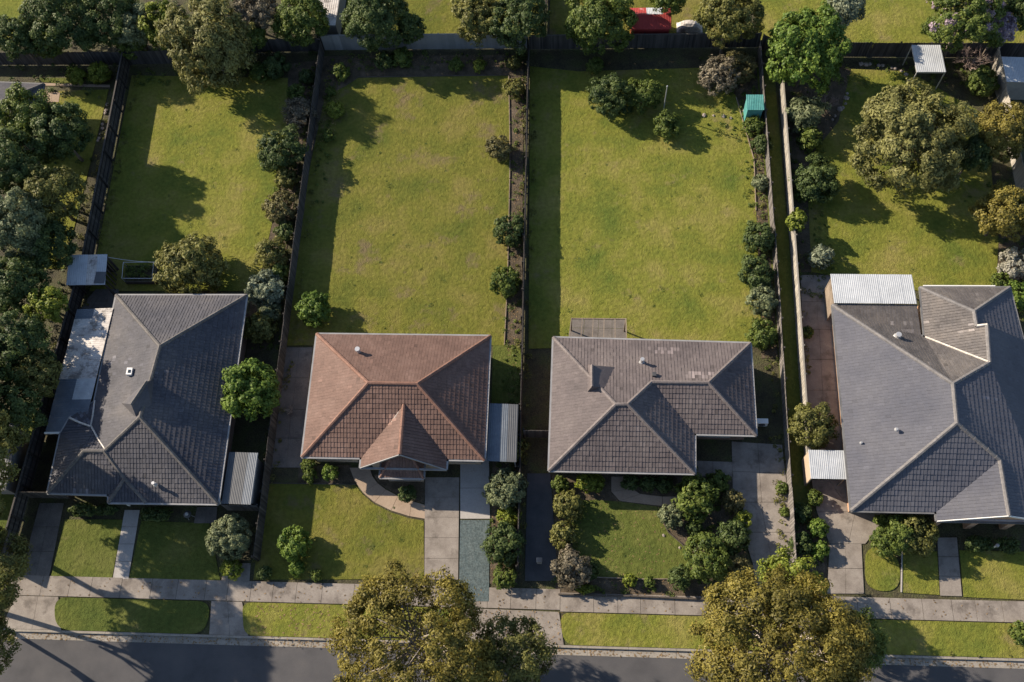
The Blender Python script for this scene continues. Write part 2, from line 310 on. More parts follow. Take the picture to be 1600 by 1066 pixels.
# ---- lot 1
sheet('lawn', [(-35.15, 42.86, 0.00),(-21.28, 42.53, 0.00),(-20.40, 34.17, 0.00),(-21.12, 22.89, 0.00),(-21.66, 22.04, 0.00),(-31.23, 21.95, 0.00),(-34.58, 21.91, 0.00)], 0.02, M['lawn'], 'rear lawn of the charcoal roofed house')
sheet('garden_bed', [(-21.47, 44.04, 0.00),(-19.14, 44.37, 0.00),(-19.38, 17.45, 0.00),(-21.21, 16.37, 0.00),(-21.66, 22.04, 0.00),(-20.40, 34.17, 0.00)], 0.004, M['mulch'], 'mulched strip of shrubs along the fence behind the charcoal house')
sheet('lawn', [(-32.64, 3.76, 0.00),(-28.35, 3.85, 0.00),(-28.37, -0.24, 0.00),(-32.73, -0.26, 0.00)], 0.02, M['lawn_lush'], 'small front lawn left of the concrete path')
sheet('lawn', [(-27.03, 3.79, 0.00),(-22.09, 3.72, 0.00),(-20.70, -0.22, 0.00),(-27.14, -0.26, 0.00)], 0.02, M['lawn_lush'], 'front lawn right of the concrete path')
paving('front_path', 'straight concrete path to the charcoal roofed house', [(((-28.31, -0.33, 0.00),(-27.18, -0.30, 0.00),(-27.27, 4.57, 0.00),(-28.39, 4.55, 0.00)),1,4)], M['concrete_pale'])
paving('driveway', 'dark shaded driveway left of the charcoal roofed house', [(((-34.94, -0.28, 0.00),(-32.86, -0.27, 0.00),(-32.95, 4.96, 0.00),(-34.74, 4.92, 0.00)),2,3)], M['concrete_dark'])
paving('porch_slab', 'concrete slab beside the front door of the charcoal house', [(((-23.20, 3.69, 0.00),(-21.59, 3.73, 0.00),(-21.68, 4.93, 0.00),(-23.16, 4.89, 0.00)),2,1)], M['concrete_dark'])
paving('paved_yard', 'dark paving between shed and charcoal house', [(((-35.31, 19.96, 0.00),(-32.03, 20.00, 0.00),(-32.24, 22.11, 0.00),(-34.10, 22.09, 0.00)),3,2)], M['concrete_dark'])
paving('gravel_drive', 'shaded concrete corner between two front lawns', [(((-20.61, -0.27, 0.00),(-18.63, -0.22, 0.00),(-18.71, 1.01, 0.00),(-20.52, 0.97, 0.00)),2,1)], M['concrete'])
# ---- lot 2
sheet('lawn', [(-15.13, 42.51, 0.00),(-2.18, 42.72, 0.00),(-1.78, 34.20, 0.00),(-1.60, 23.07, 0.00),(-1.65, 17.69, 0.00),(-18.40, 17.47, 0.00),(-18.57, 29.28, 0.00),(-17.82, 40.64, 0.00),(-16.16, 41.63, 0.00)], 0.02, M['lawn_dry'], 'long rear lawn behind the terracotta roofed house')
sheet('garden_bed', [(-18.74, 44.85, 0.00),(-0.98, 44.89, 0.00),(-0.26, 14.62, 0.00),(-1.49, 14.60, 0.00),(-1.60, 23.07, 0.00),(-1.78, 34.20, 0.00),(-2.18, 42.72, 0.00),(-15.13, 42.51, 0.00),(-16.16, 41.63, 0.00),(-17.82, 40.64, 0.00),(-18.52, 31.09, 0.00),(-18.79, 31.09, 0.00)], 0.004, M['mulch'], 'mulched border around the rear lawn of the terracotta house')
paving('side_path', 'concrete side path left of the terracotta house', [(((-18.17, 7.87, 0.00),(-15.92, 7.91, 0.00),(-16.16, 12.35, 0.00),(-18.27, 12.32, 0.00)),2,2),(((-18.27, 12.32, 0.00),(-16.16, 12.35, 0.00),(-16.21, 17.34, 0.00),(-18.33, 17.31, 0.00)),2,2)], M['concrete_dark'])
sheet('lawn', [(-18.38, -0.12, 0.00),(-18.48, 6.68, 0.00),(-11.98, 6.76, 0.00),(-11.31, 6.03, 0.00),(-10.42, 5.35, 0.00),(-9.19, 4.79, 0.00),(-7.84, 4.40, 0.00),(-6.83, 4.25, 0.00),(-6.51, 0.22, 0.00)], 0.02, M['lawn_dry'], 'front lawn of the terracotta roofed house')
sheet('garden_bed', [(-16.23, 8.10, 0.00),(-12.40, 8.17, 0.00),(-11.94, 6.86, 0.00),(-16.07, 6.77, 0.00)], 0.004, M['mulch'], 'small mulched bed of two round shrubs by the terracotta house')
sheet('garden_bed', [(-10.66, 7.50, 0.00),(-6.96, 7.43, 0.00),(-6.87, 5.48, 0.00),(-7.80, 5.73, 0.00),(-8.79, 6.08, 0.00),(-9.70, 6.53, 0.00),(-10.34, 6.98, 0.00)], 0.004, M['mulch'], 'mulched bed under the bay window')
sheet('garden_bed', [(-2.16, 8.94, 0.00),(-0.32, 8.98, 0.00),(-0.13, 0.08, 0.00),(-2.01, 0.03, 0.00)], 0.004, M['mulch'], 'shrub bed along the fence beside the driveway')
inner = [(-10.99, 8.01, 0.00),(-10.75, 7.40, 0.00),(-10.33, 6.89, 0.00),(-9.69, 6.44, 0.00),(-8.78, 5.99, 0.00),(-7.80, 5.64, 0.00),(-6.82, 5.39, 0.00)]; outer = [(-12.47, 7.98, 0.00),(-12.00, 7.00, 0.00),(-11.32, 6.17, 0.00),(-10.44, 5.49, 0.00),(-9.20, 4.92, 0.00),(-7.85, 4.54, 0.00),(-6.75, 4.38, 0.00)]
fpth = paving('front_path', 'curved sandy concrete path to the terracotta house', [((outer[i],outer[i+1],inner[i+1],inner[i]),1,1) for i in range(6)], M['concrete_sand'])
paving('driveway', 'concrete wheel strip driveway of the terracotta house', [(((-6.51, 0.18, 0.00),(-4.17, 0.24, 0.00),(-4.48, 7.43, 0.00),(-6.96, 7.38, 0.00)),1,5)], M['concrete'])
paving('driveway', 'pale concrete apron beside the carport', [(((-4.27, 4.44, 0.00),(-2.16, 4.49, 0.00),(-2.43, 8.89, 0.00),(-4.51, 8.85, 0.00)),1,2)], M['concrete_pale'])
sheet('driveway', [(-4.05, -1.21, 0.00),(-2.01, -1.16, 0.00),(-2.20, 4.40, 0.00),(-4.26, 4.35, 0.00)], 0.034, M['teal_seal'], 'teal grey gravel sealed driveway strip')
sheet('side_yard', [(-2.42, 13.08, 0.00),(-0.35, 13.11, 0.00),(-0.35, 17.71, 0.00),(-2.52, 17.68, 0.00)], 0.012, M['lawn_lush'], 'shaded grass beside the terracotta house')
# ---- lot 3
sheet('lawn', [(-0.40, 43.66, 0.00),(3.81, 43.10, 0.00),(14.35, 43.45, 0.00),(16.87, 40.54, 0.00),(17.95, 34.24, 0.00),(17.51, 18.20, 0.00),(0.19, 17.45, 0.00)], 0.02, M['lawn'], 'rear lawn behind the brown roofed house')
sheet('garden_bed', [(14.39, 44.19, 0.00),(19.32, 44.17, 0.00),(18.92, 16.93, 0.00),(17.42, 16.91, 0.00),(17.95, 34.24, 0.00),(16.87, 40.54, 0.00)], 0.004, M['mulch'], 'mulched border of shrubs along the right side of the brown house yard')
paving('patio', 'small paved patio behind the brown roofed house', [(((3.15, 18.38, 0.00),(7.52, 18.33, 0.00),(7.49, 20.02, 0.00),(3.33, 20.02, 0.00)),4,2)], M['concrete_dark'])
sheet('driveway', [(0.39, 0.27, 0.00),(2.65, 0.33, 0.00),(1.99, 7.84, 0.00),(0.35, 7.81, 0.00)], 0.026, M['bitumen'], 'dark bitumen driveway left of the brown house')
sheet('garden_bed', [(2.09, 7.75, 0.00),(14.83, 7.87, 0.00),(15.59, 0.78, 0.00),(12.46, -0.44, 0.00),(2.49, -0.45, 0.00),(2.31, 5.08, 0.00)], 0.002, M['mulch'], 'mulched front garden of the brown roofed house')
sheet('lawn', [(3.51, 5.89, 0.00),(5.17, 6.01, 0.00),(6.96, 5.91, 0.00),(9.80, 5.57, 0.00),(9.78, 4.71, 0.00),(10.19, 3.83, 0.00),(11.09, 3.05, 0.00),(11.71, 2.28, 0.00),(11.56, 0.72, 0.00),(8.20, 0.64, 0.00),(4.74, 0.64, 0.00),(3.64, 2.00, 0.00)], 0.02, M['lawn_lush'], 'curved front lawn of the brown roofed house')
pi = [(7.65, 7.73, 0.00),(7.78, 6.85, 0.00),(8.31, 6.49, 0.00),(9.86, 6.34, 0.00)]; po = [(6.30, 7.70, 0.00),(6.29, 6.63, 0.00),(6.87, 5.96, 0.00),(9.85, 5.66, 0.00)]
paving('front_path', 'pinkish concrete path to the brown house', [((po[i],po[i+1],pi[i+1],pi[i]),1,1) for i in range(3)]+[((po[3],(10.95, 5.68, 0.00),(10.98, 6.37, 0.00),pi[3]),1,1)], M['concrete_sand'])
paving('driveway', 'concrete driveway right of the brown house', [(((15.83, 1.86, 0.00),(18.49, 1.92, 0.00),(18.56, 6.12, 0.00),(14.73, 6.04, 0.00)),2,2),(((14.73, 6.04, 0.00),(18.56, 6.12, 0.00),(18.43, 10.28, 0.00),(14.88, 10.46, 0.00)),2,2),(((12.19, 7.82, 0.00),(14.78, 7.87, 0.00),(14.84, 8.94, 0.00),(12.24, 8.99, 0.00)),2,1),(((15.86, -0.48, 0.00),(18.40, -0.41, 0.00),(18.49, 1.92, 0.00),(15.83, 1.86, 0.00)),2,1)], M['concrete'])
# ---- lane and lot 4
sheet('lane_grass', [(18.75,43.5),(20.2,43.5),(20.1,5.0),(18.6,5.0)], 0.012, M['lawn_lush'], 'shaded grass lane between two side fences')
sheet('garden_bed', [(18.5,5.0),(20.6,5.0),(21.0,-0.25),(18.3,-0.25)], 0.004, M['mulch'], 'dark planted strip beside the side fence at the front')
sheet('lawn', [(26.58, 43.26, 0.00),(31.28, 42.98, 0.00),(36.86, 38.58, 0.00),(36.01, 26.72, 0.00),(35.22, 22.88, 0.00),(29.57, 22.56, 0.00),(23.42, 23.75, 0.00),(21.67, 24.12, 0.00),(21.98, 31.24, 0.00),(22.69, 34.86, 0.00),(25.02, 37.96, 0.00)], 0.02, M['lawn'], 'rear lawn behind the slate grey house')
sheet('garden_bed', [(20.91, 41.84, 0.00),(25.58, 43.80, 0.00),(26.58, 43.26, 0.00),(25.02, 37.96, 0.00),(22.69, 34.86, 0.00),(21.98, 31.24, 0.00),(21.67, 24.12, 0.00),(20.70, 24.11, 0.00)], 0.004, M['mulch'], 'mulched border inside the pale fence')
sheet('garden_bed', [(35.22, 22.88, 0.00),(36.01, 26.72, 0.00),(36.00, 31.30, 0.00),(38.69, 31.31, 0.00),(37.95, 21.32, 0.00),(36.00, 20.77, 0.00)], 0.004, M['mulch'], 'mulched border at the right edge of the rear lawn')
paving('driveway', 'concrete side drive along the orange brick wall', [(((20.27, 9.85, 0.00),(22.69, 9.89, 0.00),(22.86, 14.48, 0.00),(20.39, 14.44, 0.00)),2,2),(((20.39, 14.44, 0.00),(22.86, 14.48, 0.00),(23.04, 19.31, 0.00),(20.60, 19.28, 0.00)),2,2),(((20.60, 19.28, 0.00),(23.04, 19.31, 0.00),(23.28, 23.86, 0.00),(20.78, 23.83, 0.00)),2,2)], M['concrete'])
paving('driveway', 'concrete front drive of the slate grey house', [(((20.62, -0.06, 0.00),(23.06, 0.00, 0.00),(23.24, 3.34, 0.00),(21.10, 3.29, 0.00)),2,2),(((21.10, 3.29, 0.00),(23.50, 3.34, 0.00),(25.38, 5.59, 0.00),(20.43, 5.48, 0.00)),2,1),(((20.43, 5.48, 0.00),(25.38, 5.59, 0.00),(22.79, 7.80, 0.00),(20.27, 7.75, 0.00)),2,1)], M['concrete'])
sheet('lawn', rounded([(23.50, 3.34, 0.00),(25.73, 2.70, 0.00),(25.42, 0.15, 0.00),(23.17, 0.26, 0.00)], 1.1), 0.03, M['lawn'], 'rounded lawn patch beside the front drive', 0.05)
sheet('lawn', [(25.85, 2.97, 0.00),(28.22, 2.94, 0.00),(28.00, 0.05, 0.00),(25.51, 0.15, 0.00)], 0.02, M['lawn'], 'front lawn left of the slate house path')
sheet('lawn', [(29.71, 3.06, 0.00),(38.15, 3.09, 0.00),(37.52, -0.20, 0.00),(29.56, -0.04, 0.00)], 0.02, M['lawn'], 'front lawn right of the slate house path')
paving('front_path', 'concrete path to the slate grey house porch', [(((28.03, 0.00, 0.00),(29.45, 0.00, 0.00),(29.67, 3.93, 0.00),(28.35, 3.89, 0.00)),1,3)], M['concrete'])
# ---- behind the rear fences and either side
sheet('neighbour_lawn', [(-60,55.5),(-46.5,55.5),(-46.5,46.5),(-60,46.5)], 0.01, M['lawn'], 'neighbouring lawn at the top left corner')
sheet('neighbour_lawn', [(-17,70),(0.5,70),(0.5,46.3),(-17,46.3)], 0.01, M['lawn_dry'], 'dry neighbouring lawn behind the grey steel fence')
sheet('neighbour_lawn', [(1.2,70),(18,70),(18,46.3),(1.2,46.3)], 0.01, M['lawn_dry'], 'neighbouring lawn around the red shed')
sheet('neighbour_lawn', [(19,75),(48,75),(48,45.2),(19,45.2)], 0.01, M['lawn'], 'neighbouring lawn behind the slate house yard')
sheet('neighbour_lawn', [(-41.35, 41.24, 0.00),(-36.92, 41.36, 0.00),(-37.09, 23.88, 0.00),(-41.29, 23.84, 0.00)], 0.012, M['lawn'], 'bright side lawn between neighbouring house and dark fence')
sheet('neighbour_lawn', [(-43.50, 42.62, 0.00),(-40.61, 42.61, 0.00),(-40.35, 41.92, 0.00),(-43.06, 42.20, 0.00)], 0.012, M['lawn_lush'], 'small grass patch below the far left rear fence')
paving('neighbour_path', 'narrow concrete path by the neighbouring house', [(((-42.56, 40.03, 0.00),(-41.08, 40.02, 0.00),(-41.19, 41.04, 0.00),(-42.59, 41.18, 0.00)),2,1),(((-42.96, 41.79, 0.00),(-36.84, 41.57, 0.00),(-36.90, 41.84, 0.00),(-43.03, 42.07, 0.00)),5,1)], M['concrete_sand'])
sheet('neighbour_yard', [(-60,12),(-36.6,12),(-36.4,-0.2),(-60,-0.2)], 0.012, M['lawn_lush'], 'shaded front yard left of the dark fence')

# ---- border edgings: timber and stone
def edging(pts, label, m, wd=0.06, h=0.10, piece=1.8):
    p0 = pts[0]; e = empty('garden_edging', (p0[0],p0[1],0), label, 'garden edging')
    for a, b_ in zip(pts, pts[1:]):
        n = max(1, round(math.hypot(b_[0]-a[0], b_[1]-a[1])/piece))
        for i in range(n):
            q = MB(); q.bar((*lerp(a,b_,i/n+.004)[:2],h/2), (*lerp(a,b_,(i+1)/n-.004)[:2],h/2), wd, h); q.build('board', m, e)
    return e
edging([(-2.18, 42.66, 0.00),(-1.78, 34.20, 0.00),(-1.60, 23.07, 0.00),(-1.65, 17.69, 0.00)], 'pale timber edging right of the terracotta house lawn', M['timber'])
edging([(-15.25, 42.57, 0.00),(-2.18, 42.72, 0.00)], 'timber edging across the top of the terracotta house lawn', M['timber_dark'])
edging([(16.86, 40.41, 0.00),(17.95, 34.24, 0.00),(17.80, 29.46, 0.00)], 'timber edging beside the teal garden shed', M['timber'])
edging([(9.80, 5.57, 0.00),(9.78, 4.71, 0.00),(10.19, 3.83, 0.00),(11.09, 3.05, 0.00),(11.71, 2.28, 0.00)], 'curved dark edging of the brown house front lawn', M['timber_dark'])
edging([(2.66, -0.57, 0.00),(7.54, -0.57, 0.00),(13.30, -0.67, 0.00)], 'low timber edging along the footpath before the brown house', M['timber_dark'], 0.1, 0.22)
edging([(4.74, 0.64, 0.00),(8.20, 0.59, 0.00),(11.56, 0.68, 0.00)], 'timber edging at the bottom of the brown house front lawn', M['timber'])
edging([(-18.49, 6.72, 0.00),(-16.01, 6.73, 0.00),(-11.89, 6.76, 0.00)], 'thin edging at the top of the terracotta house front lawn', M['timber_dark'])
edging([(25.88, 2.88, 0.00),(25.51, 0.15, 0.00)], 'short white kerb strip dividing the slate house front lawn', M['concrete_pale'], 0.08, 0.07, 1.2)
def stones(pts, label, sp=0.45, s=0.2):
    e = empty('rock_border', (pts[0][0],pts[0][1],0), label, 'rock border')
    for a, b_ in zip(pts, pts[1:]):
        n = max(1, int(math.hypot(b_[0]-a[0], b_[1]-a[1])/sp))
        for i in range(n):
            p = lerp(a, b_, (i+rnd.uniform(.2,.8))/n); bm = bmesh.new(); bmesh.ops.create_icosphere(bm, subdivisions=1, radius=1)
            k = s*rnd.uniform(.6,1.25)
            for v_ in bm.verts: v_.co = Vector((v_.co.x*k*rnd.uniform(.8,1.2), v_.co.y*k*rnd.uniform(.8,1.2), v_.co.z*k*.7*rnd.uniform(.8,1.2)))
            me = bpy.data.meshes.new('stone'); bm.to_mesh(me); bm.free(); link('stone', me, M['stone'], e, (p[0]+rnd.uniform(-.08,.08),p[1]+rnd.uniform(-.08,.08),k*.25))
stones([(27.16, 43.79, 0.00),(29.51, 43.52, 0.00),(30.86, 42.98, 0.00),(31.05, 41.93, 0.00)], 'pale rock border below the rear fence of the slate house')
stones([(26.21, 41.16, 0.00),(25.59, 39.55, 0.00),(24.50, 37.97, 0.00)], 'rock border around the bright green tree bed')
stones([(-36.73, 39.88, 0.00),(-36.64, 38.02, 0.00),(-36.79, 35.74, 0.00)], 'thin stone edging along the neighbouring side of the dark fence', 0.4, 0.14)
stones([(13.88, 38.61, 0.00),(16.75, 38.29, 0.00),(17.59, 39.25, 0.00)], 'scattered stones beside the teal shed', 0.7, 0.16)
stones([(9.79, 3.68, 0.00),(10.52, 3.13, 0.00),(11.11, 2.53, 0.00)], 'small stones in the curved front garden', 0.5, 0.15)

# ================================================================== HOUSES
def clip(poly, a, b_):
    out = []; ex, ey = b_[0]-a[0], b_[1]-a[1]
    sd = lambda p: ex*(p[1]-a[1])-ey*(p[0]-a[0])
    for i in range(len(poly)):
        p, q = poly[i], poly[(i+1) % len(poly)]; s0, s1 = sd(p), sd(q)
        if s0 >= 0: out.append(p)
        if (s0 >= 0) != (s1 >= 0):
            t = s0/(s0-s1); out.append((p[0]+(q[0]-p[0])*t, p[1]+(q[1]-p[1])*t))
    return out
SPOTS = []          # (x, y, rx, ry, share) patches of pale replaced or lichened tiles
def tiles(parent, pts, m, ed=(0,1), tw=0.225, tl=0.335, rise=0.03, jit=0.006, groove=0.007):
    """overlapping roof tiles laid in courses parallel to the edge pts[ed0]-pts[ed1], clipped to the slope"""
    P = [Vector(p) for p in pts]; e0, e1 = P[ed[0]], P[ed[1]]
    u = Vector((e1.x-e0.x, e1.y-e0.y)).normalized(); v = Vector((-u.y, u.x)); cen = sum(P, Vector())/len(P)
    if (Vector((cen.x-e0.x, cen.y-e0.y))).dot(v) < 0: v = -v
    o = Vector((e0.x, e0.y)); mb = MB()
    flat = [Vector((p.x,p.y,0)) for p in P]
    L = lambda p: ((Vector((p[0],p[1]))-o).dot(u), (Vector((p[0],p[1]))-o).dot(v))
    for tri in tessellate_polygon([flat]):
        T3 = [P[i] for i in tri]; T = [L(p) for p in T3]
        a2 = (T[1][0]-T[0][0])*(T[2][1]-T[0][1])-(T[2][0]-T[0][0])*(T[1][1]-T[0][1])
        if abs(a2) < 1e-5: continue
        if a2 < 0: T3 = [T3[0],T3[2],T3[1]]; T = [T[0],T[2],T[1]]; a2 = -a2
        def zz(p):
            l1 = ((p[0]-T[0][0])*(T[2][1]-T[0][1])-(T[2][0]-T[0][0])*(p[1]-T[0][1]))/a2
            l2 = ((T[1][0]-T[0][0])*(p[1]-T[0][1])-(p[0]-T[0][0])*(T[1][1]-T[0][1]))/a2
            return T3[0].z*(1-l1-l2)+T3[1].z*l1+T3[2].z*l2
        c0, c1 = math.floor(min(t[0] for t in T)/tw), math.ceil(max(t[0] for t in T)/tw)
        tlp = tl*0.92
        r0, r1 = math.floor(min(t[1] for t in T)/tlp), math.ceil(max(t[1] for t in T)/tlp)
        for r in range(r0, r1):
            off = 0.0
            for c in range(c0-1, c1+1):
                x0, x1, y0, y1 = c*tw+off+groove, (c+1)*tw+off-groove, r*tlp, (r+1)*tlp
                q = [(x0,y0),(x1,y0),(x1,y1),(x0,y1)]
                for i in range(3):
                    q = clip(q, T[i], T[(i+1) % 3])
                    if len(q) < 3: break
                if len(q) < 3: continue
                ar = abs(sum(q[i][0]*q[(i+1) % len(q)][1]-q[(i+1) % len(q)][0]*q[i][1] for i in range(len(q))))
                if ar < 2e-4: continue
                h = random.Random(r*7919+c*104729+int(o.x*100)); jz = h.uniform(-jit,jit); tn = min(1,max(0,h.gauss(.5,.2))); tw_ = h.uniform(0.2,1.0)
                gx, gy = o.x+u.x*x0+v.x*y0, o.y+u.y*x0+v.y*y0
                for sx, sy, ra, rb_, sh in SPOTS:
                    if ((gx-sx)/ra)**2+((gy-sy)/rb_)**2 < 1 and h.random() < sh: tn = h.uniform(1.6,4.0)
                if h.random() < .006: tn = h.choice((-.6,1.6))
                top = []
                for s_, t_ in q:
                    z = zz((s_,t_)); k = (t_-y0)/tlp; top.append((o.x+u.x*s_+v.x*t_, o.y+u.y*s_+v.y*t_, z+0.02+rise*(1-k)+jz+(0.012+0.014*tw_)*(s_-x0)/tw))
                if (u.x*v.y-u.y*v.x) < 0: top.reverse()
                k0 = len(mb.v); n = len(top); mb.v += top+[(p[0],p[1],p[2]-rise-0.03) for p in top]
                mb.f.append(tuple(range(k0,k0+n))); mb.t.append(tn)
                for i in range(n):
                    j = (i+1) % n; mb.f.append((k0+i,k0+n+i,k0+n+j,k0+j)); mb.t.append(tn)
    ob = mb.build('tile_slope', m, parent, tint=True); ob['kind'] = 'stuff'; return ob
def caps(parent, a, b_, m, wd=0.15, h=0.085, step=0.38, lift=0.06):
    a = Vector(a); b_ = Vector(b_); d = b_-a; n = max(1, round(d.length/step)); u = d.normalized(); s = u.cross(Vector((0,0,1))).normalized(); up = s.cross(u); mb = MB()
    for i in range(n):
        p0 = a+d*(i/n)-u*.02; p1 = a+d*((i+1)/n)+u*.03; k = rnd.uniform(-.008,.008); t = rnd.random()
        R0 = []
        for p, g_ in ((p0,1.0),(p1,0.86)):
            R0 += [p+s*wd*g_*cx+up*(h*g_*cz+lift+k) for cx, cz in ((-1,-.9),(-.72,.45),(0,1),(.72,.45),(1,-.9))]
        k0 = len(mb.v); mb.v += [tuple(p) for p in R0]
        for j in range(4): mb.f.append((k0+j,k0+j+1,k0+5+j+1,k0+5+j)); mb.t.append(t)
        mb.f.append((k0+4,k0+3,k0+2,k0+1,k0)); mb.t.append(t)
    o = mb.build('ridge_cap', m, parent, tint=True); o['kind'] = 'stuff'; return o
def gutters(parent, pts, m, z=2.56, closed=False, out=0.06):
    cx = sum(p[0] for p in pts)/len(pts); cy = sum(p[1] for p in pts)/len(pts)
    n = len(pts)
    for i in range(n if closed else n-1):
        a, b_ = Vector(pts[i][:2]), Vector(pts[(i+1) % n][:2]); d = (b_-a).normalized(); s = Vector((d.y,-d.x))
        if s.dot((a+b_)/2-Vector((cx,cy))) < 0: s = -s
        q = MB(); q.bar((a.x+s.x*out-d.x*.04, a.y+s.y*out-d.y*.04, z), (b_.x+s.x*out+d.x*.04, b_.y+s.y*out+d.y*.04, z), 0.13, 0.12); q.build('gutter', m, parent)
def house(name, label, base, walls, wall_m, roof_faces, cap_lines, cap_m, eave, gut_m, wall_h=2.45, soffit=None):
    e = empty(name, (base[0],base[1],0), label, 'house')
    wb = MB()
    for w_ in walls: wb.prism([(p[0],p[1]) for p in w_], -0.05, wall_h)
    wb.build('wall', wall_m, e)
    dk = MB()
    for pts, ed, m in roof_faces:
        P = [Vector(p) for p in pts]
        for tri in tessellate_polygon([[Vector((p.x,p.y,0)) for p in P]]):
            q = [P[i]-Vector((0,0,.05)) for i in tri]
            if (q[1]-q[0]).cross(q[2]-q[0]).z < 0: q.reverse()
            dk.poly(q)
    rf = dk.build('roof', roof_faces[0][2], e, tint=True)
    for pts, ed, m in roof_faces: tiles(rf, pts, m, ed)
    for a, b_ in cap_lines: caps(rf, a, b_, cap_m)
    gutters(rf, eave, gut_m, closed=True)
    sb = MB(); sb.prism([(p[0],p[1]) for p in (soffit or eave)], 2.44, 2.5); sb.build('soffit', M['white'], rf)
    return e, rf
def window(parent, x0, x1, y, z0, z1, n=2, m=None, axis='y', side=-1):
    """a framed window set on a wall; y is the wall face, side the direction it faces"""
    m = m or M['white']; d = side
    def bx(b, a0, a1, d0, d1, c0, c1):
        lo, hi = min(d0,d1), max(d0,d1)
        if axis == 'y': b.box(a0,a1,lo,hi,c0,c1)
        else: b.box(lo,hi,a0,a1,c0,c1)
    b = MB()
    for a0, a1, c0, c1 in ((x0,x0+.06,z0,z1),(x1-.06,x1,z0,z1),(x0+.06,x1-.06,z1-.06,z1),(x0+.06,x1-.06,z0,z0+.06)): bx(b, a0,a1,y-.02*d,y+.06*d,c0,c1)
    for i in range(1,n):
        xm = x0+(x1-x0)*i/n; bx(b, xm-.025,xm+.025,y-.02*d,y+.05*d,z0+.06,z1-.06)
    fr = b.build('window', m, parent)
    for i in range(n):
        a0 = x0+(x1-x0)*i/n+.04; a1 = x0+(x1-x0)*(i+1)/n-.04; q = MB(); bx(q, a0,a1,y-.01*d,y+.025*d,z0+.05,z1-.05); q.build('pane', M['glass'], fr)
    q = MB(); bx(q, x0-.08,x1+.08,y-.01*d,y+.12*d,z0-.07,z0-.005); q.build('sill', M['concrete'], fr)
    return fr
def door(parent, x0, x1, y, m, side=-1):
    b = MB(); b.box(x0,x1,min(y,y+.05*side),max(y,y+.05*side),0.05,2.1); d = b.build('door', m, parent)
    q = MB(); q.box(x1-.14,x1-.08,min(y+.05*side,y+.1*side),max(y+.05*side,y+.1*side),0.98,1.1); q.build('handle', M['steel'], d)
def flue(rf, p, h, r, m, cap=True):
    b = MB(); b.tube([p,(p[0],p[1],p[2]+h)], [r,r], 10)
    if cap: b.tube([(p[0],p[1],p[2]+h-.02),(p[0],p[1],p[2]+h+.10)], [r*1.45,r*1.3], 10)
    b.tube([(p[0],p[1],p[2]-.06),(p[0],p[1],p[2]+.07)], [r*1.9,r*1.3], 10)
    b.build('flue', m, rf)
def splash(rf, pts, rad=0.05, name='mortar_patch'):
    b = MB(); b.tube(pts, [rad]*len(pts), 5); b.build(name, M['mortar'], rf)

for p, a_, b_, sh in (((10.19, 16.56, 2.90),1.0,.16,.7),((9.99, 16.22, 3.00),.8,.14,.6),((11.95, 14.04, 3.65),.9,.3,.6),((12.62, 14.22, 3.60),.6,.16,.7),((-28.68, 14.36, 3.70),.3,.3,.7),((-29.95, 14.64, 3.20),.5,.4,.35),((-29.65, 13.60, 3.20),.3,.3,.6),
        ((-31.57, 10.35, 2.90),.8,.4,.3),((-31.54, 11.11, 2.80),.5,.9,.3),((27.37, 18.69, 3.20),1.2,.6,.22),((30.95, 17.76, 3.70),.8,.3,.35),((33.01, 20.86, 3.00),1.4,.2,.3),((31.41, 12.04, 4.20),.7,.15,.5),((-9.33, 10.40, 3.90),.5,.35,.7),((-9.31, 10.17, 3.90),.3,.3,.4),
        ((-30.71, 5.04, 2.80),.9,.2,.4)): SPOTS.append((p[0],p[1],a_,b_,sh))
# ---- house 1: charcoal tiles, left
a = (-30.98, 20.30, 2.60); b1 = (-21.01, 20.40, 2.60); c = (-20.76, 4.53, 2.60); t = (-25.80, 4.51, 2.60); mm = (-27.33, 6.00, 3.20); q_ = (-28.79, 7.72, 3.95)
gq = (-25.72, 15.13, 5.15); h = (-26.17, 9.82, 5.15); e_ = (-32.87, 5.04, 2.60); wa = (-30.23, 7.68, 3.97); p_ = (-30.65, 9.87, 2.95); s_ = (-30.92, 11.78, 2.60); f_ = (-32.90, 9.33, 2.60); u1 = (-28.52, 5.00, 2.60); u2 = (-28.41, 4.46, 2.60)
f2 = (-32.49, 10.53, 2.62)
H1, R1_ = house('tiled_house', 'charcoal tiled hip roofed house with a patched sheet lean-to on its left', (-26,5.2),
    [[(-30.4,19.8),(-21.4,19.8),(-21.3,5.3),(-24.0,5.3),(-27.9,5.45),(-32.3,5.5),(-32.2,9.6),(-30.5,10.0)]], M['brick_brown'],
    [([a,gq,h,q_,p_,s_],(5,0),M['roof1']), ([a,b1,gq],(0,1),M['roof1']), ([c,b1,gq,h],(0,1),M['roof1']), ([t,c,h,q_,mm],(0,1),M['roof1']),
     ([e_,u1,mm,q_,wa],(0,1),M['roof1']), ([u2,t,mm],(0,1),M['roof1']), ([u1,u2,mm],(0,1),M['roof1']), ([f_,e_,wa,p_,f2],(0,1),M['roof1']), ([wa,q_,p_],(0,1),M['roof1']), ([f2,p_,s_],(0,2),M['roof1'])],
    [(a,gq),(b1,gq),(gq,h),(h,c),(h,q_),(e_,wa),(wa,q_),(q_,mm),(mm,t),(mm,u2)], M['cap1'], [a,b1,c,u2,u1,e_,f_,f2,s_], M['gutter'])
splash(R1_, [(-30.86, 11.83, 2.75),(-30.66, 10.59, 2.95),(-30.60, 9.84, 3.05),(-29.69, 8.80, 3.55),(-28.69, 7.79, 4.02)], 0.06)
splash(R1_, [(-32.42, 10.49, 2.75),(-31.56, 10.11, 2.90),(-30.62, 9.78, 3.08)], 0.08)
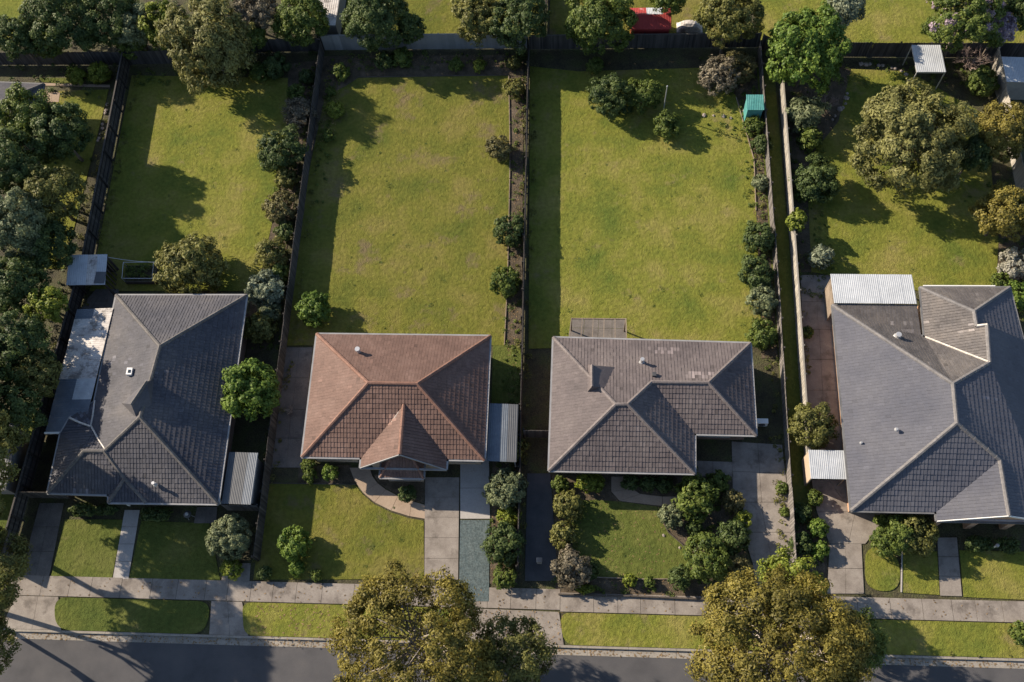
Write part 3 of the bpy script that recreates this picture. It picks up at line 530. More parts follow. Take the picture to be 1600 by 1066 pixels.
def gablet(rf, base, top, m, cm):
    """a small raised gable on a hip: base quad and two ridge ends"""
    A,B,Cc,D = base; T0,T1 = top; b = MB()
    for f in ((A,B,T1,T0),(Cc,D,T0,T1),(B,Cc,T1),(D,A,T0)): b.poly([Vector(p) for p in f])
    o = b.build('gablet', m, rf, tint=True); caps(rf, T0, T1, cm, wd=.12, lift=.02); return o
gablet(R1_, ((-28.04, 11.09, 4.40),(-26.48, 9.76, 4.90),(-25.47, 10.02, 4.60),(-25.72, 12.60, 5.05)), ((-25.92, 12.23, 5.75),(-26.71, 10.55, 5.70)), M['roof1'], M['cap1'])
b = MB(); k = Vector((-27.94, 13.49, 4.30)); b.box(k.x-.2,k.x+.2,k.y-.26,k.y+.26,k.z-.2,k.z+.14); sk = b.build('skylight', M['white'], R1_)
b = MB(); b.box(k.x-.08,k.x+.12,k.y-.14,k.y+.1,k.z+.143,k.z+.16); b.build('pane', M['glass'], sk)
flue(R1_, (-25.09, 5.61, 3.30), 0.28, 0.09, M['steel'])
for x0, x1, n in ((-31.6,-29.2,3),): window(H1, x0, x1, 5.48, 0.9, 2.1, n)
window(H1, -24.0, -21.9, 5.3, 0.5, 2.15, 3)
door(H1, -27.2, -26.2, 5.4, M['timber_dark'])
for p in ((-28.1,4.9),(-21.0,4.9)):
    b = MB(); b.box(p[0]-.07,p[0]+.07,p[1]-.07,p[1]+.07,0,2.45); b.build('post', M['white'], H1)

# lean-to of patched sheets against house 1
def sheet_roof(parent, A, B, D, m, n, ribs=6, overrides={}, name='roof_sheet', amp=0.008):
    """n corrugated sheets side by side from A towards B, each running from the A-B edge to D's side; A, B, D are 3D corners"""
    A, B, D = Vector(A), Vector(B), Vector(D); ux = (B-A)/n; uy = D-A; up = ux.cross(uy).normalized()
    if up.z < 0: up = -up
    for i in range(n):
        mb = MB(); k = 2*ribs; lift = rnd.uniform(-.003,.003)+(.008 if i % 2 else 0)
        for r_ in range(k):
            p0 = A+ux*(i+1.01*r_/k)+up*((amp if r_ % 2 else -amp)+lift); p1 = A+ux*(i+1.01*(r_+1)/k)+up*((-amp if r_ % 2 else amp)+lift)
            q_ = [p0, p1, p1+uy, p0+uy]
            if (q_[1]-q_[0]).cross(q_[2]-q_[0]).z < 0: q_.reverse()
            mb.poly(q_); mb.poly([p-up*.006 for p in reversed(q_)])
        mb.build(name, overrides.get(i, m), parent)
def posts_beams(parent, corners, m, wd=0.09, beams=True):
    for p in corners:
        b = MB(); b.box(p[0]-wd/2,p[0]+wd/2,p[1]-wd/2,p[1]+wd/2,0,p[2]-.08); b.build('post', m, parent)
    if beams:
        for i in range(len(corners)):
            a_, c_ = Vector(corners[i]), Vector(corners[(i+1) % len(corners)]); b = MB(); b.bar(a_-Vector((0,0,.1)), c_-Vector((0,0,.1)), 0.06, 0.12); b.build('beam', m, parent)
lt = empty('lean_to', (-35.20, 14.08, 0.00), 'patched lean-to of stained and clear sheets, with shade coloured in blue grey, beside the charcoal roof', 'lean-to')
A_, B_ = Vector((-33.9,19.2,2.42)), Vector((-34.15,9.5,2.42)); wd_ = Vector((2.95,0,.3))
n = 12
ms = ['sheet_blue_and_shade']+['zinc_old']*6+['sheet_blue_and_shade']*5  # blue grey at the top strip and lower third is painted-in shade
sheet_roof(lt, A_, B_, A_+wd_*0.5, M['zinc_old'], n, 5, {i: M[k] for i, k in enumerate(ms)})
ms2 = ['zinc_old']*7+['polycarb']*2+['sheet_blue_and_shade']*3  # lowest sheets also carry the shade as blue grey colour
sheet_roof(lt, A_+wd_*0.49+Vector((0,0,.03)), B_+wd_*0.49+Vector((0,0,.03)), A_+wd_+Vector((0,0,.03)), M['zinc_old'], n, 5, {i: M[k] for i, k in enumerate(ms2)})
posts_beams(lt, [(-33.8,19.0,2.4),(-33.95,14.3,2.4),(-34.05,9.7,2.4)], M['timber_dark'])
b = MB(); b.bar((-34.2,9.42,2.42),(-31.6,9.42,2.66),0.14,0.1); b.build('flashing', M['white'], lt)

# flat garage right of house 1
gr = empty('garage', (-20.2,6.5,0), 'narrow flat roofed garage squeezed between charcoal house and fence', 'garage')
ga, gb = (-20.79, 8.23, 2.30), (-18.87, 8.27, 2.30); gc = (-20.80, 4.74, 2.30)
b = MB(); b.prism([(-20.45,8.1),(-18.75,8.1),(-18.75,4.9),(-20.45,4.9)], 0, 2.15); b.build('wall', M['render'], gr)
sheet_roof(gr, (-20.62,8.3,2.32), (-18.55,8.3,2.25), (-20.62,4.6,2.32), M['sheet_grey'], 3, 6, {2: M['sheet_blue_and_shade']})
b = MB(); b.box(-20.3,-18.9,4.84,4.9,0.05,2.0); b.build('roller_door', M['sheet_grey'], gr)

# ---- house 2: terracotta
z2 = 2.6; X0,X1,Y0,Y1 = -15.28,-2.54,7.98,17.30; hz = z2+4.66*.51
A2,B2,C2,D2 = (X0,Y1,z2),(X1,Y1,z2),(X1,Y0,z2),(X0,Y0,z2); r1,r2 = (X0+4.66,12.64,hz),(X1-4.66,12.64,hz)
gl,gr_,gt = (-11.1,7.3,2.58),(-5.15,7.3,2.58),(-8.15,7.78,4.3); gtr = (-8.15,11.3,4.30); vl = (-11.1,7.98,2.6); vr = (-5.15,7.98,2.6)
H2, R2_ = house('tiled_house', 'terracotta tiled house with a front gable and bay window', (-9,8.2),
    [[(-14.85,16.85),(-2.95,16.85),(-2.95,8.4),(-5.5,8.4),(-5.5,8.05),(-10.75,8.05),(-10.75,8.4),(-14.85,8.4)]], M['brick_cream'],
    [([D2,A2,r1],(0,1),M['roof2']),([B2,A2,r1,r2],(0,1),M['roof2']),([C2,B2,r2],(0,1),M['roof2']),([D2,vl,gtr,vr,C2,r2,r1],(0,1),M['roof2']),
     ([gl,vl,gtr,gt],(0,1),M['roof2']),([vr,gr_,gt,gtr],(0,1),M['roof2'])],
    [(A2,r1),(D2,r1),(r1,r2),(r2,B2),(r2,C2),(gt,gtr)], M['cap2'], [A2,B2,C2,vr,gr_,gl,vl,D2], M['gutter'], soffit=[A2,B2,C2,D2])
b = MB(); b.poly([(-10.75,8.03,2.45),(-5.5,8.03,2.45),(-8.15,8.03,4.0)]); b.poly([(-10.75,8.09,2.45),(-8.15,8.09,4.0),(-5.5,8.09,2.45)]); b.build('gable_wall', M['brick_orange'], H2)
for pa, pb in ((gl,gt),(gr_,gt)):
    b = MB(); b.bar(Vector(pa)+Vector((0,-.06,-.02)), Vector(pb)+Vector((0,-.06,.0)), 0.05, 0.2); b.build('barge_board', M['gutter'], R2_)
splash(R2_, [(-9.3,9.77,3.6),(-8.9,10.3,3.88),(-8.5,10.85,4.14)], 0.035)
# bay window with its own small roof
b = MB(); b.prism([(-9.5,8.0),(-7.0,8.0),(-7.0,7.05),(-9.5,7.05)], 0, 2.2); bay = b.build('bay', M['brick_cream'], H2)
be = [(-9.75,6.72,2.2),(-6.75,6.72,2.2),(-6.75,8.0,2.2),(-9.75,8.0,2.2)]; t0,t1 = (-8.95,8.0,2.95),(-7.5,8.0,2.95)
for pts in ([be[0],be[1],t1,t0],[be[1],be[2],t1],[be[3],be[0],t0]): tiles(bay, pts, M['roof2'])
caps(bay, be[0], t0, M['cap2'], wd=.1, h=.06); caps(bay, be[1], t1, M['cap2'], wd=.1, h=.06)
gutters(bay, [be[3],be[0],be[1],be[2]], M['gutter'], z=2.17)
b = MB(); b.box(-9.7,-6.8,6.78,7.98,2.1,2.14); b.build('soffit', M['white'], bay)
window(H2, -9.3, -7.2, 7.05, 0.6, 2.0, 3)
window(H2, -14.3, -12.2, 8.4, 0.9, 2.1, 2); window(H2, -5.1, -3.4, 8.4, 0.9, 2.1, 2); window(H2, -6.6, -5.8, 8.05, 1.1, 2.1, 1)
door(H2, -11.8, -10.95, 8.4, M['timber_dark'])
flue(R2_, (-11.82, 15.52, 3.25), 0.85, 0.14, M['steel'])
cp = empty('carport', (-1.5,10,0), 'blue grey sheet carport, coloured dark for roof shade, beside the terracotta house', 'carport')
sheet_roof(cp, (-2.42,12.3,2.15), (-0.35,12.3,2.0), (-2.42,8.05,2.15), M['sheet_blue_and_shade'], 3, 5, {2: M['sheet_grey']})  # sheet colour darkened to stand in for the house roof's shadow
posts_beams(cp, [(-0.5,12.1,2.0),(-0.5,8.3,2.0)], M['white'])

# ---- house 3: brown grey
a = (2.09, 17.24, 2.60); b3 = (16.14, 16.97, 2.60); c3 = (16.11, 10.12, 2.60); d3 = (11.92, 10.14, 2.60); e3 = (11.81, 7.32, 2.60); f3 = (1.95, 7.34, 2.60)
p1 = (6.40, 11.38, 4.90); p2 = (7.22, 11.40, 4.90); q1 = (12.81, 13.31, 4.22); q2 = (8.92, 13.30, 4.22)
H3, R3_ = house('tiled_house', 'brown grey tiled L-shaped house with a concrete drive on its right', (8,8),
    [[(2.5,16.75),(15.7,16.6),(15.7,10.6),(11.4,10.6),(11.4,7.85),(2.45,7.85)]], M['brick_brown'],
    [([f3,a,p1],(0,1),M['roof3']),([a,b3,q1,q2,p2,p1],(0,1),M['roof3']),([c3,b3,q1],(0,1),M['roof3']),([d3,c3,q1,q2],(0,1),M['roof3']),([e3,d3,q2,p2],(0,1),M['roof3']),([f3,e3,p2,p1],(0,1),M['roof3'])],
    [(a,p1),(f3,p1),(p1,p2),(p2,e3),(p2,q2),(q2,q1),(q1,b3),(q1,c3)], M['cap3'], [a,b3,c3,d3,e3,f3], M['gutter'])
gablet(R3_, ((4.52, 14.86, 3.50),(4.52, 12.61, 4.00),(5.92, 12.80, 4.30),(6.49, 14.57, 3.70)), ((4.81, 14.35, 4.55),(4.81, 12.69, 4.80)), M['roof3'], M['cap3'])
flue(R3_, (8.33, 15.02, 3.60), 0.5, 0.11, M['steel'])
b = MB(); k = Vector((9.12, 13.89, 4.05)); b.box(k.x-.14,k.x+.14,k.y-.14,k.y+.14,k.z-.2,k.z+.22); b.build('vent', M['dark_metal'], R3_)
for x0, x1, n_ in ((3.2,4.9,2),(8.2,10.9,3)): window(H3, x0, x1, 7.85, 0.7, 2.15, n_)
window(H3, 12.4, 14.6, 10.6, 0.8, 2.1, 3); door(H3, 6.3, 7.2, 7.85, M['timber_dark'])
pg = empty('timber_pergola', (3.25, 18.43, 0.00), 'bare timber pergola frame behind the brown tiled house', 'pergola')
for i in range(6):
    k = i/5; b = MB(); b.bar(lerp((3.37, 18.97, 2.30),(7.34, 18.97, 2.30),k), lerp((3.24, 17.43, 2.30),(7.37, 17.39, 2.30),k), 0.05, 0.1); b.build('rafter', M['timber'], pg)
posts_beams(pg, [(3.37, 18.97, 2.30),(7.34, 18.97, 2.30),(7.37, 17.39, 2.30),(3.24, 17.43, 2.30)], M['timber'])

# ---- house 4: slate grey
a = (22.25,20.05,2.6); n1 = (28.2,20.05,2.6); n2 = (28.2,17.7,2.6); w1 = (28.65,21.55,2.6); w2 = (34.95,21.6,2.6); nv = (28.45,17.6,2.62)
k1 = (28.56, 12.83, 5.90); k2 = (28.42, 10.11, 5.90); bl = (22.05,5.0,2.6); r5 = (31.46, 18.92, 4.20); j1 = (31.38, 17.70, 4.40); j2 = (31.95, 17.67, 4.70); r3 = (31.53, 14.72, 5.05)
gtf = (31.4,4.45,4.45); gtb = (31.4,8.1,4.45); glf = (27.55,4.45,2.6); gv = (27.55,5.0,2.6); er = (35.2,4.45,2.6); er2 = (35.2,17.5,2.6)
H4, R4_ = house('tiled_house', 'large slate grey tiled house with orange brick walls on the right', (28,5.5),
    [[(22.75,19.6),(27.8,19.6),(27.8,17.3),(29.1,17.3),(29.1,21.1),(34.5,21.1),(34.5,5.9),(27.9,5.9),(27.9,5.5),(22.55,5.5)]], M['brick_orange'],
    [([bl,a,k1,k2],(0,1),M['roof4']),([n1,a,k1,r3,nv,n2],(0,1),M['roof4b']),([w2,w1,r5],(0,1),M['roof4b']),([w1,nv,r3,j2,j1,r5],(0,1),M['roof4b']),
     ([er,er2,w2,r5,j1,j2,r3,k1,k2,gtb,gtf],(0,1),M['roof4']),([bl,gv,gtb,k2],(0,1),M['roof4']),([glf,gv,gtb,gtf],(0,1),M['roof4'])],
    [(a,k1),(bl,k2),(k1,k2),(k2,gtb),(gtb,gtf),(k1,r3),(w1,r5),(w2,r5),(r5,j1),(j1,j2),(j2,r3)], M['cap4'], [a,n1,n2,nv,w1,w2,er2,er,glf,gv,bl], M['gutter_dark'])
splash(R4_, [nv[:2]+(2.72,),lerp(nv,r3,.5)[:2]+(3.92,),r3[:2]+(5.15,)], 0.06); splash(R4_, [j1[:2]+(4.5,),j2[:2]+(4.8,)], 0.09)
flue(R4_, (26.18, 17.21, 3.60), 0.3, 0.15, M['steel']); flue(R4_, (25.02, 10.07, 4.50), 0.12, 0.08, M['steel'], False); flue(R4_, (23.01, 9.51, 3.20), 0.12, 0.06, M['steel'], False)
for pa, pb in ((glf,gtf),(er,gtf)):
    b = MB(); b.bar(Vector(pa)+Vector((0,-.06,-.03)), Vector(pb)+Vector((0,-.06,-.03)), 0.05, 0.22); b.build('barge_board', M['white'], R4_)
b = MB(); b.poly([(27.7,4.62,2.45),(35.0,4.62,2.45),(31.4,4.62,4.2)]); b.poly([(27.7,4.70,2.45),(31.4,4.70,4.2),(35.0,4.70,2.45)]); b.build('gable_wall', M['brick_orange'], H4)
for x_ in (28.0,30.4,32.8,34.8):
    b = MB(); b.box(x_-.22,x_+.22,4.55,4.99,0,2.44); b.build('brick_pier', M['brick_orange'], H4)
b = MB(); b.bar((28.9,21.72,2.5),(34.0,21.75,2.5),0.12,0.14); b.build('white_rail', M['white'], R4_)
window(H4, 23.6, 26.4, 5.5, 0.8, 2.1, 3); window(H4, 30.8, 33.0, 5.9, 0.7, 2.1, 3); door(H4, 28.6, 29.6, 5.9, M['timber_dark'])
for y_ in (8.0,13.0,17.0): window(H4, y_, y_+1.5, 22.6 if y_ < 12 else 22.68, 1.0, 2.1, 2, None, 'x', -1)
vr_ = empty('verandah', (25.2,21.3,0), 'white corrugated verandah roof behind the slate grey house', 'verandah')
sheet_roof(vr_, (22.3,22.6,2.62), (28.15,22.6,2.62), (22.3,20.15,2.8), M['zinc'], 7, 6)
posts_beams(vr_, [(22.45,22.4,2.6),(25.2,22.4,2.6),(28.0,22.4,2.6)], M['timber'])
b = MB(); b.box(22.4,22.5,20.0,22.3,0,2.2); b.build('side_screen', M['timber'], vr_)
c4 = empty('carport', (21.35, 8.93, 0.00), 'small zinc carport between pale fence and slate grey house', 'carport')
ca, cb, cd = (19.64, 9.21, 2.35), (22.19, 9.21, 2.35), (19.68, 7.23, 2.20)
sheet_roof(c4, ca, cb, cd, M['zinc'], 4, 5)
posts_beams(c4, [(19.74, 9.14, 2.30),(22.11, 9.14, 2.30),(22.01, 7.38, 2.15),(19.79, 7.33, 2.15)], M['timber'])
q0, q1_ = (19.74, 9.14, 2.30), (19.78, 7.32, 2.20)
b = MB(); b.prism([(q0[0]-.05,q0[1]),(q0[0]+.05,q0[1]),(q1_[0]+.05,q1_[1]),(q1_[0]-.05,q1_[1])], 0, 2.15); b.build('side_wall', M['brick_cream'], c4)

# ---- sheds and small buildings
def shed(name, label, cat, A, B, D, h0, h1, wall_m, roof_m, n=3, over={}, inset=0.12, group=None):
    """A-B the rear roof edge (A left), D the front left corner; monopitch"""
    C_ = (B[0]+D[0]-A[0], B[1]+D[1]-A[1]); e = empty(name, ((A[0]+C_[0])/2,(A[1]+C_[1])/2,0), label, cat, group)
    cx, cy = (A[0]+C_[0])/2, (A[1]+C_[1])/2
    ins = lambda p: (p[0]+(cx-p[0])*inset, p[1]+(cy-p[1])*inset)
    if wall_m: b = MB(); b.prism([ins(A),ins(B),ins(C_),ins(D)], 0, min(h0,h1)-.06); b.build('wall', wall_m, e)
    sheet_roof(e, (A[0],A[1],h0), (B[0],B[1],h0), (D[0],D[1],h1), roof_m, n, 5, over)
    return e
A,B,D = (-35.58, 23.87, 2.30),(-32.54, 23.95, 2.30),(-35.32, 21.32, 2.20)
s1 = shed('garden_shed', 'open timber shed with pale blue sheet roof behind the charcoal house', 'shed', A, B, D, 2.35, 2.2, None, M['zinc'], 4, {2: M['zinc_old']})
Cx = (B[0]+D[0]-A[0], B[1]+D[1]-A[1])
posts_beams(s1, [(A[0]+.1,A[1]-.1,2.3),(B[0]-.1,B[1]-.1,2.3),(Cx[0]-.1,Cx[1]+.1,2.16),(D[0]+.1,D[1]+.1,2.16)], M['timber_dark'], 0.11)
b = MB(); b.box(A[0]+.2,A[0]+.26,D[1]+.2,A[1]-.2,0,2.1); b.box(A[0]+.26,B[0]-.2,A[1]-.26,A[1]-.2,0,2.1); b.build('wall', M['timber_dark'], s1)
b = MB(); k = Vector(Cx+(2.28,)); b.box(k.x-.85,k.x-.05,k.y+.1,k.y+1.05,k.z+.0,k.z+.035); b.build('dark_gap_sheet', M['sheet_grey'], s1)  # dark sheet standing in for the dark gap of a missing roof panel
for i in range(6):
    y_ = lerp(B, Cx, (i+.5)/6); b = MB(); b.box(y_[0]-.16,y_[0]-.12,y_[1]-.05,y_[1]+.05,0.05,2.1); b.build('slat', M['timber_dark'], s1)
A,B,D = (30.81, 43.71, 2.40),(33.11, 43.69, 2.40),(30.98, 41.15, 2.30)
s2 = shed('pergola', 'grey corrugated pergola on four posts by the rear fence', 'pergola', A, B, D, 2.45, 2.25, None, M['zinc'], 3)
Cx = (B[0]+D[0]-A[0], B[1]+D[1]-A[1]); posts_beams(s2, [(A[0]+.05,A[1]-.05,2.42),(B[0]-.05,B[1]-.05,2.42),(Cx[0]-.05,Cx[1]+.05,2.22),(D[0]+.05,D[1]+.05,2.22)], M['steel'], 0.07)
b = MB(); p = (32.92, 42.71, 0.00); b.box(p[0]-.8,p[0]+.8,p[1],p[1]+.7,0.68,0.74); tb = b.build('bench', M['concrete_dark'], s2); b = MB(); b.box(p[0]-.7,p[0]+.7,p[1]+.1,p[1]+.6,0,.68); b.build('bench_base', M['sheet_grey'], s2)
shed('garden_shed', 'teal sheet metal garden shed in the corner bed', 'shed', (17.29, 39.15, 2.00), (18.67, 39.14, 2.00), (17.28, 37.72, 1.90), 2.0, 1.9, M['sheet_teal'], M['sheet_teal'], 2)
sw = shed('neighbour_shed', 'white roofed shed beyond the right fence', 'shed', (37.63, 42.27, 2.60), (41.40, 42.13, 2.60), (37.80, 40.03, 2.40), 2.7, 2.4, M['render'], M['zinc'], 6)
k = (37.80, 40.03, 2.40); window(sw, k[0]+.7, k[0]+2.6, k[1]+.22, 0.8, 1.9, 2)
shed('neighbour_shed', 'long stained white roofed shed behind the rear fence', 'shed', (-18.7,52.5), (-16.9,52.5), (-18.9,46.4), 2.4, 2.1, M['render'], M['zinc_old'], 2)
shed('neighbour_shed', 'flat grey roofed outbuilding at the left edge', 'shed', (-43,10.3), (-36.2,10.3), (-43,5.2), 2.3, 2.2, M['render'], M['sheet_grey'], 8)
# gabled red shed
rs = empty('red_shed', (10.44, 48.70, 0.00), 'small red gabled shed with a white patch behind the rear fence', 'shed')
x0,y0 = (8.06, 45.87, 2.00)[:2]; x1,_y = (11.48, 45.85, 2.00)[:2]; y1 = y0+2.3
b = MB(); b.prism([(x0+.15,y0+.15),(x1-.15,y0+.15),(x1-.15,y1-.15),(x0+.15,y1-.15)], 0, 1.95); b.build('wall', M['sheet_red'], rs)
ym = (y0+y1)/2
sheet_roof(rs, (x0,y0,2.0), (x1,y0,2.0), (x0,ym,2.5), M['sheet_red'], 5, 5); sheet_roof(rs, (x1,y1,2.0), (x0,y1,2.0), (x1,ym,2.5), M['sheet_red'], 5, 5, {1: M['zinc'], 2: M['zinc']})
# tarpaulin-like low cover beside the red shed
tp = MB(); p = (13.28, 47.70, 0.00)
nx, ny = 12, 6; tv = []
for j in range(ny+1):
    for i in range(nx+1):
        u_, v_ = i/nx*2-1, j/ny*2-1; tv.append((p[0]+u_*1.1, p[1]+v_*.55, 0.75*max(0,(1-abs(u_)**3))*max(0,(1-abs(v_)**3))+0.06*rnd.random()+.02))
tp.v = tv
for j in range(ny):
    for i in range(nx): tp.f.append((j*(nx+1)+i,j*(nx+1)+i+1,(j+1)*(nx+1)+i+1,(j+1)*(nx+1)+i)); tp.t.append(.5)
tag(tp.build('tarpaulin', M['zinc_old']), 'pale crumpled tarpaulin heap beside the red shed', 'tarpaulin')
# neighbour house at left edge
a = (-47.20, 40.19, 2.60); b4 = (-41.12, 39.90, 2.60); c5 = (-40.78, 34.63, 2.60); d5 = (a[0],c5[1],2.6); 
hzn = 3.9; rr0 = (a[0],(a[1]+c5[1])/2,hzn); rr1 = (b4[0]-2.2,(b4[1]+c5[1])/2,hzn)
HN, RN = house('neighbour_house', 'dark tiled house at the left edge half hidden by trees', (a[0]+2,c5[1]+1), [[(a[0],a[1]-.5),(b4[0]-.5,b4[1]-.5),(c5[0]-.5,c5[1]+.5),(d5[0],d5[1]+.5)]], M['brick_brown'],
    [([b4,a,rr0,rr1],(0,1),M['roof1']),([c5,b4,rr1],(0,1),M['roof1']),([d5,c5,rr1,rr0],(0,1),M['roof1'])], [(b4,rr1),(c5,rr1),(rr0,rr1)], M['cap1'], [a,b4,c5,d5], M['gutter_dark'])

# ================================================================== FENCES
def fence(pts, label, m, h=1.8, style='paling', pw=0.115, cap=None, rail_side=1):
    e = empty('fence', (pts[0][0],pts[0][1],0), label, 'fence'); pal = MB(); n_post = 0
    for a, b_ in zip(pts, pts[1:]):
        a = Vector(a[:2]); b_ = Vector(b_[:2]); L = (b_-a).length; d = (b_-a)/L; s = Vector((-d.y,d.x))*rail_side
        n = max(1, int(L/pw)); lean = 0
        for i in range(n):
            if i % 22 == 0: lean = rnd.uniform(-.03,.03); hh = rnd.uniform(-.03,.03)
            p = a+d*(i*L/n); q = a+d*((i+.97)*L/n); dz = rnd.uniform(-.02,.02)+hh; dz = -abs(dz)*.2 if cap else dz; o0 = rnd.uniform(0,.012)
            t0 = min(1,max(0,rnd.gauss(.5,.22)))
            k = len(pal.v); th = 0.018 if i % 2 else 0.03
            for zz_, ln in ((0.03,0),(h+dz,lean)):
                off = s*(o0+ln)
                for r_ in (p+off,q+off,q+off-s*th,p+off-s*th): pal.v.append((r_.x,r_.y,zz_))
            for f in ((0,3,2,1),(4,5,6,7),(0,1,5,4),(1,2,6,5),(2,3,7,6),(3,0,4,7)): pal.f.append(tuple(k+x_ for x_ in f)); pal.t.append(t0)
        for hz_ in (0.35, h*.55, h-.22):
            r_ = MB(); c0 = a+s*.05; c1 = b_+s*.05; r_.bar((c0.x,c0.y,hz_),(c1.x,c1.y,hz_),0.04,0.08); r_.build('rail', m, e)
        np_ = max(1, round(L/2.4))
        for i in range(np_+1):
            c_ = a+(b_-a)*(i/np_)+s*.11; r_ = MB(); r_.box(c_.x-.055,c_.x+.055,c_.y-.055,c_.y+.055,0,h-.06+rnd.uniform(-.03,.05)); r_.build('post', m, e)
        if cap:
            for i in range(np_):
                c0 = a+(b_-a)*(i/np_)+d*.005; c1 = a+(b_-a)*((i+1)/np_)-d*.005; r_ = MB(); r_.bar((c0.x,c0.y,h+.004),(c1.x,c1.y,h+.004),0.11,0.035); r_.build('capping', cap, e)
    o = pal.build('palings', m, e, tint=True); o['kind'] = 'stuff'
    return e
fence([(-35.5,43.95),(-34.85,24.0),(-35.7,3.6),(-35.9,0.2)], 'tall dark paling fence left of the charcoal house', M['fence_dark'], 1.75, cap=M['fence_grey'])
fence([(-62,44.1),(-35.6,44.0)], 'dark paling fence across the far left rear boundary', M['fence_dark'], 1.7)
fence([(-35.4,44.05),(-24.5,44.3),(-24.4,45.3),(-18.45,45.4)], 'dark paling fence behind the charcoal house lawn', M['fence_dark'], 1.7)
fence([(-18.35,45.5),(-0.6,45.6)], 'grey steel panel fence behind the terracotta house lawn', M['fence_steel'], 1.9, pw=0.2, cap=M['fence_steel'])
fence([(-0.45,45.5),(19.0,45.6)], 'dark paling fence behind the brown house lawn', M['fence_dark'], 1.75, cap=M['fence_grey'])
fence([(19.15,45.4),(20.5,44.6),(55,44.2)], 'dark paling fence behind the slate house lawn', M['fence_dark'], 1.8)
fence([(-18.4,45.2),(-18.3,24),(-18.1,1.2)], 'long dark paling fence between charcoal and terracotta houses', M['fence_dark'], 1.62, rail_side=-1)
fence([(-0.5,45.3),(-0.3,24),(-0.05,1.0)], 'long dark paling fence between terracotta and brown houses', M['fence_dark'], 1.62, rail_side=-1)
fence([(18.95,45.2),(18.8,22),(18.45,0.6)], 'weathered paling fence right of the brown house', M['fence_grey'], 1.4)
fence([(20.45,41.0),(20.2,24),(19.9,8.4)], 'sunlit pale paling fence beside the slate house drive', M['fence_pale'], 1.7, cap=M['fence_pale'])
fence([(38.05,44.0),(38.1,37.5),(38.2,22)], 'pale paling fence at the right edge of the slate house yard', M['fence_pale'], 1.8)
fence([(-35.5,5.3),(-32.5,5.3)], 'short dark gate fence left of the charcoal house front', M['fence_dark'], 1.7, pw=0.16)
fence([(-20.9,4.7),(-18.4,4.7)], 'short slatted gate right of the charcoal house front', M['fence_grey'], 1.5, pw=0.2)
fence([(0.05,10.5),(2.4,10.5)], 'short dark side gate left of the brown house', M['fence_dark'], 1.7, pw=0.14)
fence([(-18.9,46.6),(-19.3,70)], 'thin grey fence between two rear neighbours', M['fence_steel'], 1.7, pw=0.2)
fence([(0.9,46.4),(0.9,70)], 'dark paling fence between rear neighbours behind the middle trees', M['fence_dark'], 1.7)

# ---- smaller yard things
rb = empty('raised_bed', (-30.64, 23.48, 0.00), 'wire framed raised vegetable bed beside the open shed', 'raised bed')
k = [(-31.84, 23.97, 0.45),(-29.41, 24.00, 0.45),(-29.26, 22.58, 0.45),(-31.68, 22.56, 0.45)]
for i in range(4):
    b = MB(); b.bar((*k[i][:2],.2),(*k[(i+1)%4][:2],.2),.05,.4); b.build('board', M['timber_dark'], rb)
b = MB(); b.prism([p[:2] for p in k], 0.02, 0.33); b.build('soil', M['soil'], rb)
for i in range(4):
    b = MB(); b.tube([(*k[i][:2],.4),(*k[i][:2],1.0)],[.025,.025],5); b.tube([(*k[i][:2],1.0),(*k[(i+1)%4][:2],1.0)],[.025,.025],5); b.build('hoop', M['steel'], rb)
cl = empty('clothes_line', (-33.64, 24.94, 0.00), 'thin clothes line strung from shed to lawn shrub', 'clothes line')
pa, pb = Vector((-32.66, 23.88, 2.00)), Vector((-28.30, 23.68, 1.60)); 
b = MB(); pts = [pa+(pb-pa)*(i/8)-Vector((0,0,.25*math.sin(math.pi*i/8))) for i in range(9)]; b.tube(pts,[.02]*9,5); b.build('wire', M['steel'], cl)
b = MB(); b.tube([(pb.x,pb.y,0),(pb.x,pb.y,1.75)],[.035,.03],6); b.build('pole', M['steel'], cl)
# barbecue by the front of house 1
p = (-23.46, 4.15, 0.00); bq = empty('barbecue', (p[0],p[1],0), 'dark kettle barbecue on the slab before the charcoal house', 'barbecue')
b = MB(); b.tube([(p[0],p[1],.62),(p[0],p[1],.72),(p[0],p[1],.86),(p[0],p[1],.95)],[.16,.27,.27,.12],12); b.build('bowl', M['dark_metal'], bq)
b = MB(); b.tube([(p[0],p[1],.95),(p[0],p[1],1.0)],[.13,.1],10); b.build('lid_vent', M['steel'], bq)
for i in range(3):
    an = i*2.09; b = MB(); b.tube([(p[0]+.12*math.cos(an),p[1]+.12*math.sin(an),.66),(p[0]+.26*math.cos(an),p[1]+.26*math.sin(an),0)],[.018,.018],5); b.build('leg', M['steel'], bq)
# wrapped outdoor unit on the drive of house 3
p = (17.00, 11.79, 0.00); ac = empty('air_conditioner', (p[0],p[1],0), 'white air conditioning unit by the corner of the brown house', 'air conditioner')
b = MB(); b.box(p[0]-.42,p[0]+.42,p[1]-.18,p[1]+.18,.08,.75); b.build('casing', M['white'], ac)
b = MB(); b.tube([(p[0],p[1]-.185,.42),(p[0],p[1]-.2,.42)],[.26,.26],14); b.build('fan_grille', M['dark_metal'], ac)
# garden tap post and letterboxes
def letterbox(p, label, m):
    e = empty('letterbox', (p[0],p[1],0), label, 'letterbox'); b = MB(); b.box(p[0]-.16,p[0]+.16,p[1]-.12,p[1]+.12,0,.85); b.build('pillar', m, e)
    b = MB(); b.box(p[0]-.2,p[0]+.2,p[1]-.16,p[1]+.16,.85,.93); b.build('cap', M['concrete'], e); b = MB(); b.box(p[0]-.1,p[0]+.1,p[1]-.128,p[1]-.118,.6,.66); b.build('slot', M['dark_metal'], e)
letterbox((1.36, 1.55, 0.00), 'small grey letterbox beside the bitumen driveway', M['render'])
